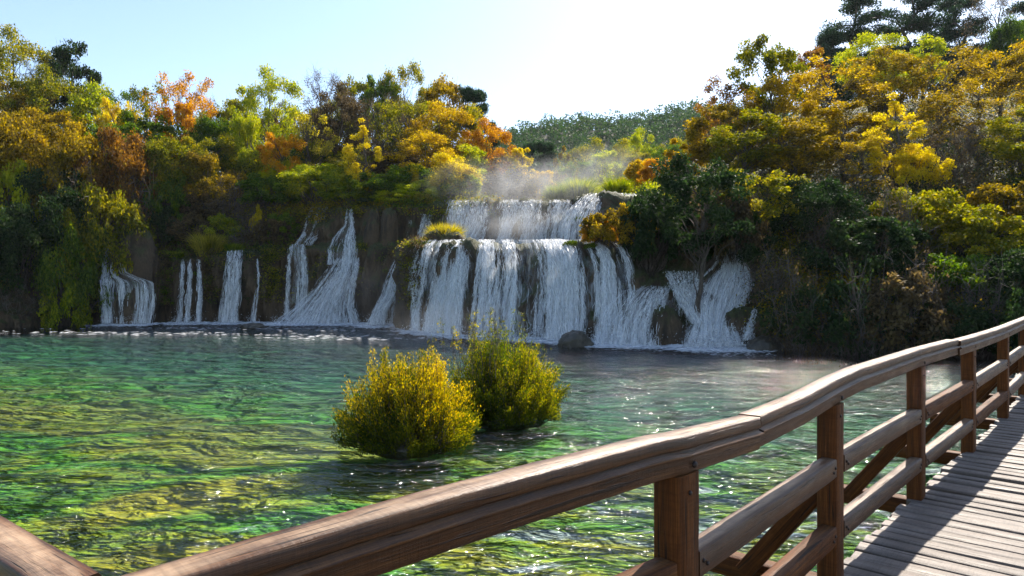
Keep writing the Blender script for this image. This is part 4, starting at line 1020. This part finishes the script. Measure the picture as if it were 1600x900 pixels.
    if splash:
        splash = int(splash * 3)
        su = rng.random(splash); c = surf(rows, su, np.full(splash, 1.0), bulge, face); c[:, 2] = np.abs(rng.normal(0, .36, splash)); c[:, 1] -= np.abs(rng.normal(.1, .3, splash)); c[:, 0] += rng.normal(0, .2, splash)
        V, f = leaf_quads(c, .07, .05, rng); a = Acc(); a.add(V - off, f, 4); tag(obj('droplets', a.mesh('droplets', WSTREAK), root), kind='stuff')
    return root

# rows: (left px, right px, row px, distance)
waterfall([(655, 955, 374, 4.2), (648, 965, 377, 2.4), (640, 980, 388, 1.2), (632, 992, 412, .7), (624, 996, 450, .25), (616, 998, 490, -.2), (610, 1000, 538, -.75)],
          'broad white main waterfall curtain behind the island bushes', 19000, 1, gate=-.12, freq=1.1, wid=.045, foam=900, splash=1600, face=1)
waterfall([(168, 178, 372, 49.6), (168, 190, 395, 49.0), (166, 196, 425, 48.6), (164, 210, 432, 48.2), (164, 240, 440, 47.9), (165, 242, 470, 47.8), (167, 236, 506, 47.6)], 'leftmost waterfall spreading over a rounded ledge', 1500, 2, gate=-.1, freq=1.6)
waterfall([(282, 316, 404, 50.2), (280, 318, 425, 49.7), (276, 320, 460, 49.4), (272, 318, 505, 49.2)], 'waterfall of three thin strands below the grass tuft ledge', 750, 3, gate=.05, freq=2.0, sheet=False, strands=[.2, .5, .9], slen=.22)
waterfall([(358, 380, 390, 50.4), (354, 378, 410, 49.9), (350, 376, 450, 49.6), (344, 372, 505, 49.4)], 'straight narrow waterfall right of the three strands', 800, 4, gate=-.1, freq=2.0, slen=.2)
waterfall([(398, 404, 402, 50.4), (398, 408, 430, 50.0), (396, 406, 460, 49.8), (390, 402, 503, 49.6)], 'thinnest waterfall thread between two narrow falls', 220, 5, gate=-.3, sheet=False, foam=60, splash=60, slen=.2, strands=[.35, .7])
waterfall([(455, 476, 381, 50.8), (452, 480, 400, 50.3), (450, 482, 440, 50.0), (447, 480, 500, 49.8)], 'split waterfall left of the large white fan', 800, 6, gate=-.05, freq=2.2)
waterfall([(486, 512, 322, 53.9), (482, 510, 340, 53.4), (474, 500, 366, 52.8), (462, 486, 384, 51.6)], 'short upper cascade under the yellow-green leafy bush', 420, 7, gate=-.2, foam=0, splash=0)
waterfall([(543, 551, 326, 52.0), (539, 554, 352, 51.4), (522, 556, 372, 50.6), (514, 558, 392, 50.0), (514, 556, 414, 49.7)], 'stepped upper cascade feeding the large white fan', 700, 8, gate=0, freq=2.4, foam=0, splash=0)
waterfall([(526, 562, 402, 49.8), (510, 560, 425, 49.3), (490, 554, 450, 48.9), (460, 552, 480, 48.5), (425, 562, 508, 48.0)], 'large white fan of water spreading to the pool', 3600, 9, gate=-.45, freq=1.0, foam=600, splash=500, slen=.12)
waterfall([(618, 628, 406, 47.2), (606, 626, 430, 46.6), (596, 620, 460, 46.2), (582, 606, 485, 45.9), (572, 602, 508, 45.7)], 'slanting white chute left of the main curtain', 1300, 10, gate=-.4, foam=300, slen=.14)
waterfall([(660, 676, 334, 50.6), (658, 674, 350, 50.2), (652, 670, 370, 49.9), (646, 662, 386, 49.6)], 'small slanting cascade above the left end of main curtain', 260, 11, gate=-.1, foam=0, splash=0)
waterfall([(640, 645, 344, 50.9), (638, 643, 365, 50.6), (636, 641, 386, 50.3)], 'thin thread beside the small slanting cascade', 90, 12, gate=-.5, sheet=False, foam=0, splash=0)
waterfall([(702, 915, 312, 2.2), (702, 915, 316, .8), (702, 910, 335, -.1), (700, 905, 355, -.5), (690, 900, 386, -1.1)], 'upper white waterfall behind the main curtain', 5500, 13, gate=-.25, freq=.9, foam=0, splash=900, face=3)
waterfall([(925, 1000, 302, 46), (905, 1000, 312, 44.5), (890, 1000, 328, 43.2), (880, 995, 348, 42.2), (876, 990, 378, 41.4)], 'rounded upper cascade right of the upper waterfall', 2000, 14, gate=.0, freq=1.4, foam=0, splash=100, bulge=.5)
waterfall([(995, 1078, 446, 32.2), (975, 1082, 455, 31.6), (955, 1084, 475, 31.2), (938, 1084, 505, 30.9), (930, 1082, 541, 30.6)], 'low rounded cascade at the right end of main curtain', 2000, 15, gate=.05, freq=1.6, bulge=.2, foam=350)
waterfall([(1126, 1152, 386, 32.9), (1116, 1164, 415, 32.0), (1088, 1172, 440, 31.3), (1076, 1160, 475, 30.6), (1084, 1142, 505, 30.0), (1072, 1156, 548, 29.2)], 'right cascade tumbling around the dark tree trunk', 4200, 16, gate=-.35, freq=1.1, foam=1400, splash=1200, slen=.16)
waterfall([(1038, 1095, 423, 31.9), (1045, 1100, 445, 31.3), (1060, 1110, 475, 30.7), (1080, 1120, 505, 30.1)], 'foaming side branch left of the dark tree trunk', 1800, 17, gate=-.5, freq=1.3, foam=0, splash=0, slen=.10)
waterfall([(1172, 1182, 480, 29.9), (1165, 1180, 500, 29.4), (1150, 1172, 530, 29.0)], 'thin slanting trickle between boulders right of the cascade', 240, 18, gate=-.3, sheet=False, foam=40, splash=40)

# ------------------------------------------------------------------ boulders
def boulder(cx, cyb, w, h, d, label, mat=WETROCK, seed=0, depth=.8, group='boulders at the falls'):
    c = P(cx, cyb, d); W = w / F * d / 2; Hh = h / F * d; nu, nv = 36, 20
    th = np.linspace(0, 2 * np.pi, nu, endpoint=False); ph = np.linspace(-.35, np.pi / 2, nv)
    T, Ph = np.meshgrid(th, ph, indexing='ij'); D = np.stack([np.cos(T) * np.cos(Ph), np.sin(T) * np.cos(Ph), np.sin(Ph)], -1)
    r = 1 + .15 * fbm(D * 1.6 + seed, 3, seed) + .05 * fbm(D * 6, 2, seed + 3)
    G = D * r[..., None] * np.array([W, W * depth, Hh])
    V = G.reshape(-1, 3); i = np.arange(nu)[:, None] * nv + np.arange(nv - 1)[None]; i2 = ((np.arange(nu) + 1) % nu)[:, None] * nv + np.arange(nv - 1)[None]
    q = np.stack([i, i2, i2 + 1, i + 1], -1).reshape(-1, 4)
    o = obj('boulder', mesh('boulder', V, 4, q, mat, smooth=True), None, c); tag(o, label, 'boulder', group); return o
boulder(900, 542, 56, 26, 30.4, 'dark wet rounded boulder in the water below the main curtain', seed=1)
boulder(396, 512, 40, 8, 44.5, 'flat dark rock in the pool below the thin falls', seed=2)
boulder(1150, 516, 44, 34, 29.9, 'brown boulder right of the cascade foot', ROCK, seed=3)
boulder(1040, 545, 56, 70, 30.5, 'mossy dark boulder in the low rounded cascade', ROCK, seed=4)
boulder(1192, 555, 56, 30, 28.4, 'dark boulder at the waterline right of the cascade', seed=5)
boulder(1100, 476, 44, 20, 31.0, 'small rock at the foot of the dark cascade tree', seed=6)
boulder(208, 430, 80, 75, 50.0, 'large bare brown boulder beside the leftmost waterfall', ROCK, seed=7)
boulder(205, 508, 60, 62, 48.4, 'rounded brown ledge under the leftmost waterfall', ROCK, seed=8)
boulder(585, 372, 30, 44, 50.6, 'left grey hanging tufa block under the yellow sapling', ROCK, seed=9, depth=1)
boulder(608, 374, 28, 50, 50.2, 'right grey hanging tufa block above the slanting chute', ROCK, seed=10, depth=1)
boulder(695, 392, 80, 36, 43, 'grass-topped mound left of the main curtain lip', ROCK, seed=11)
boulder(735, 352, 34, 36, 50.2, 'pale rock splitting the upper waterfall on its left', ROCK, seed=12)
boulder(815, 372, 34, 30, 48.8, 'pale rock in the spray at the foot of the upper waterfall', ROCK, seed=13)
boulder(868, 376, 28, 20, 48.6, 'smaller pale rock right of the one in the spray', ROCK, seed=14)
boulder(800, 530, 34, 120, 35.6, 'dark tall rock hump parting the main curtain', WETROCK, seed=15, depth=.7)
boulder(905, 532, 22, 146, 34.2, 'narrow mossy rock rib in the right of the main curtain', WETROCK, seed=16, depth=.8)

def moss(cx, cyb, w, d, label, seed):
    rng = np.random.default_rng(seed); c = P(cx, cyb, d); W = w / F * d; n = 700
    D = rnd_unit(rng, n); D[:, 2] = np.abs(D[:, 2]); V, f = leaf_quads(D * np.array([W / 2, .4, .28]) * rng.uniform(.5, 1, (n, 1)), .10, .06, rng)
    o = obj('moss_cushion', mesh('moss_cushion', V, 4, f, LM['moss']), None, c); tag(o, label, 'moss', 'moss cushions on the falls')
moss(893, 384, 30, 34.6, 'bright green moss cushion at the right of the main curtain lip', 1)
moss(925, 388, 26, 34.0, 'second moss cushion right of the bright green one', 2)
moss(905, 345, 40, 42.4, 'green moss strip on the edge of the rounded upper cascade', 3)
moss(940, 318, 40, 44.6, 'green moss strip at the top of the rounded upper cascade', 4)
moss(672, 384, 46, 41.2, 'moss fringe at the left end of the main curtain lip', 5)

# ------------------------------------------------------------------ the two island bushes in the pool
def island_bush(cx, cyb, w, h, d, label, seed, cols, tall=0):
    rng = np.random.default_rng(seed); c = P(cx, cyb, d); c[2] = -.05; R = w / F * d / 2; H = h / F * d
    root = tag(empty('island_bush', c), label, 'bush', 'bushes standing in the pool'); st = Acc(); fo = Acc(); tw = Acc()
    ns = 560
    for k in range(ns):
        a = rng.uniform(0, 2 * np.pi); r = rng.random() ** .5; lift = rng.uniform(.08, 1.0) if r > .55 else rng.uniform(.75, 1.0)
        lump = 1 + .09 * math.sin(3 * a + seed) + .06 * math.sin(7 * a + 2 * seed)
        prof = math.sqrt(max(.04, 1 - (r * .93) ** 3.2))
        e = np.array([math.cos(a) * r * R * lump, math.sin(a) * r * R * .9 * lump, H * (prof * lift * (.93 + .12 * rng.normal()) )])
        b = np.array([e[0] * .55 + rng.normal(0, .05), e[1] * .55 + rng.normal(0, .05), -.06])
        s_ = limb_pts(b, e, rng, 8, .10); st.tube(s_, np.linspace(.011, .0035, 8), 4)
        n = 150; f = rng.uniform(.32, 1.04, n) ** .8; ii = np.clip(f * 7, 0, 6.999); i0 = ii.astype(int); fr = (ii - i0)[:, None]
        q = s_[i0] * (1 - fr) + s_[np.minimum(i0 + 1, 7)] * fr + rng.normal(0, .040, (n, 3))
        q = q[q[:, 2] > .02]
        dr = np.tile(nrm3(s_[-1] - s_[3]), (len(q), 1)) + np.array([0, 0, .35])
        V, fc = leaf_quads(q, .048, .017, rng, dr, .8); fo.add(V, fc, 4)
    for k in range(tall):
        a = rng.uniform(0, 6.28); b = np.array([rng.normal(-.35, .25) * R, rng.normal(0, .3) * R, H * .6]); e = b + np.array([rng.normal(-.05, .12), rng.normal(0, .1), H * rng.uniform(.35, .75)])
        s_ = limb_pts(b, e, rng, 6, .05); tw.tube(s_, np.linspace(.006, .002, 6), 3)
        for _ in range(9):
            q = s_[rng.integers(2, 6)]; e2 = q + rng.normal(0, .05, 3) + np.array([0, 0, .10]); tw.tube(limb_pts(q, e2, rng, 3, 0), np.linspace(.003, .0015, 3), 3)
        if rng.random() < .3:
            V, fc = leaf_quads(s_[3:].repeat(14, 0) + rng.normal(0, .035, (42, 3)), .055, .02, rng); fo.add(V, fc, 4)
    th = np.linspace(0, 2 * np.pi, 28, endpoint=False); ph = np.linspace(-.5, np.pi / 2, 12); T, Ph = np.meshgrid(th, ph, indexing='ij')
    G = np.stack([np.cos(T) * np.cos(Ph) * R * .62, np.sin(T) * np.cos(Ph) * R * .58, np.sin(Ph) * .22], -1); G *= (1 + .18 * fbm(G * 3, 3, seed))[..., None]
    i = np.arange(28)[:, None] * 12 + np.arange(11)[None]; i2 = ((np.arange(28) + 1) % 28)[:, None] * 12 + np.arange(11)[None]
    obj('root_clump', mesh('root_clump', G.reshape(-1, 3), 4, np.stack([i, i2, i2 + 1, i + 1], -1).reshape(-1, 4), WETROCK, smooth=True), root)
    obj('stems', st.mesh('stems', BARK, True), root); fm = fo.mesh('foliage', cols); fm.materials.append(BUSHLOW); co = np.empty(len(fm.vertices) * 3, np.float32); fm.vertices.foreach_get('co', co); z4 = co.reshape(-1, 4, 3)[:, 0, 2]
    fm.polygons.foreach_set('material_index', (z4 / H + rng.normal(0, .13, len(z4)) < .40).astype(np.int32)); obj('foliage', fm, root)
    if tall: obj('dry_twigs', tw.mesh('dry_twigs', TWIG, True), root)
    return root
def nrm3(v): return v / (np.linalg.norm(v) + 1e-9)
BUSH1 = leaf_mat('bush_yellow', [(.05, .075, .012), (.30, .23, .012), (.56, .39, .014), (.58, .32, .02)])
BUSH2 = leaf_mat('bush_olive_yellow', [(.06, .09, .015), (.20, .20, .015), (.42, .32, .016), (.52, .30, .02)])
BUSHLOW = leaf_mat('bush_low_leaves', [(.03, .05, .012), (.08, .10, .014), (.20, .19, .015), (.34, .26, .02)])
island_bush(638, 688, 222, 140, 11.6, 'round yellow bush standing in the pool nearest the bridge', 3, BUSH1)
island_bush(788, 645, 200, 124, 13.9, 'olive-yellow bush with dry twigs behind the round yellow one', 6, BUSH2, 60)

# ------------------------------------------------------------------ spray and haze
def spray(cx, cyc, w, h, d, dep, dens, label, seed):
    c = P(cx, cyc, d); W, Hh = w / F * d / 2, h / F * d / 2
    th = np.linspace(0, 2 * np.pi, 24, endpoint=False); ph = np.linspace(-np.pi / 2 + .01, np.pi / 2 - .01, 14); T, Ph = np.meshgrid(th, ph, indexing='ij')
    G = np.stack([np.cos(T) * np.cos(Ph) * W, np.sin(T) * np.cos(Ph) * dep, np.sin(Ph) * Hh], -1); nv = 14; nu = 24
    i = np.arange(nu)[:, None] * nv + np.arange(nv - 1)[None]; i2 = ((np.arange(nu) + 1) % nu)[:, None] * nv + np.arange(nv - 1)[None]
    q = np.stack([i, i2, i2 + 1, i + 1], -1).reshape(-1, 4)
    t = NT('spray_air'); tc = t.n('ShaderNodeTexCoord'); v = t.mapping(tc.outputs['Object'], (1 / W, 1 / dep, 1 / Hh))
    g = t.n('ShaderNodeVectorMath', operation='LENGTH'); t.l(v, g.inputs[0])
    fall = t.math('SUBTRACT', 1.0, g.outputs['Value'], clamp=True)
    nz = t.ramp(t.noise(t.mapping(tc.outputs['Object'], (1, 1, 1), (seed, 0, 0)), .45, 3, .6, .5), [(.35, .0), (.7, 1.0)])
    pv = t.n('ShaderNodeVolumePrincipled'); pv.inputs['Color'].default_value = (.95, .97, 1, 1); pv.inputs['Anisotropy'].default_value = .35
    t.l(t.math('MULTIPLY', t.math('MULTIPLY', fall, nz), dens), pv.inputs['Density']); t.l(pv.outputs[0], t.out.inputs['Volume'])
    o = obj('spray_mist', mesh('spray_mist', G.reshape(-1, 3), 4, q, t.m), None, c); tag(o, label, kind='stuff'); return o

def sparkle_flecks():  # white flecks modelled in place of the sparkle on the far water
    rng = np.random.default_rng(44); n = 2600; X = rng.uniform(-42, 2, n); Y = rng.uniform(33, 47.5, n) 
    k = fbm(np.stack([X * .10, Y * .9, 0 * X], -1), 3, 3) + rng.normal(0, .2, n) > .42
    C = np.stack([X, Y, 0 * X + .012], 1)[k]; n = len(C); th = np.linspace(0, 2 * np.pi, 6, endpoint=False); s_ = rng.uniform(.03, .11, n)
    ring = C[:, None] + np.stack([np.cos(th)[None] * (s_ * 2.2)[:, None], np.sin(th)[None] * s_[:, None], 0 * th[None] * s_[:, None]], -1) * rng.uniform(.6, 1.3, (n, 6, 1))
    V = np.concatenate([ring, (C + [0, 0, .02])[:, None]], 1).reshape(-1, 3); j = np.arange(6)
    tri = np.arange(n)[:, None, None] * 7 + np.stack([j, (j + 1) % 6, np.full(6, 6)], -1)[None]
    tag(obj('sparkle_flecks', mesh('sparkle_flecks', V, 3, tri.reshape(-1, 3), WSTREAK)), 'white flecks standing for sparkle in bands across the far pool', kind='stuff')
sparkle_flecks()
spray(800, 300, 330, 120, 52, 6, .15, 'drifting spray above the left of the upper waterfall', 1)
spray(930, 266, 190, 80, 64, 8, .05, 'thin spray rising behind the grassy dome', 4)
spray(590, 470, 260, 130, 45, 2.6, .05, 'spray at the foot of the chute beside the main curtain', 8)
spray(800, 345, 230, 80, 46.0, 2.4, .22, 'spray between the upper waterfall and the main lip', 12)

spray(750, 505, 420, 90, 33.2, 2.0, .09, 'spray veiling the foot of the main curtain', 15)
spray(1110, 525, 170, 70, 28.9, 1.3, .09, 'spray at the foot of the right cascade', 17)

def haze():
    t = NT('valley_air'); pv = t.n('ShaderNodeVolumePrincipled'); pv.inputs['Color'].default_value = (.86, .92, 1, 1)
    pv.inputs['Density'].default_value = .00010; pv.inputs['Anisotropy'].default_value = .25; t.l(pv.outputs[0], t.out.inputs['Volume'])
    x0, x1, y0, y1, z0, z1 = -1600, 1600, -1600, 1600, -4, 120
    V = [(x, y, z) for z in (z0, z1) for x, y in ((x0, y0), (x1, y0), (x1, y1), (x0, y1))]
    Fc = [0, 3, 2, 1, 4, 5, 6, 7, 0, 1, 5, 4, 1, 2, 6, 5, 2, 3, 7, 6, 3, 0, 4, 7]
    tag(obj('haze', mesh('haze', np.array(V), 4, Fc, t.m)), 'pale air filling the valley', kind='stuff')
haze()
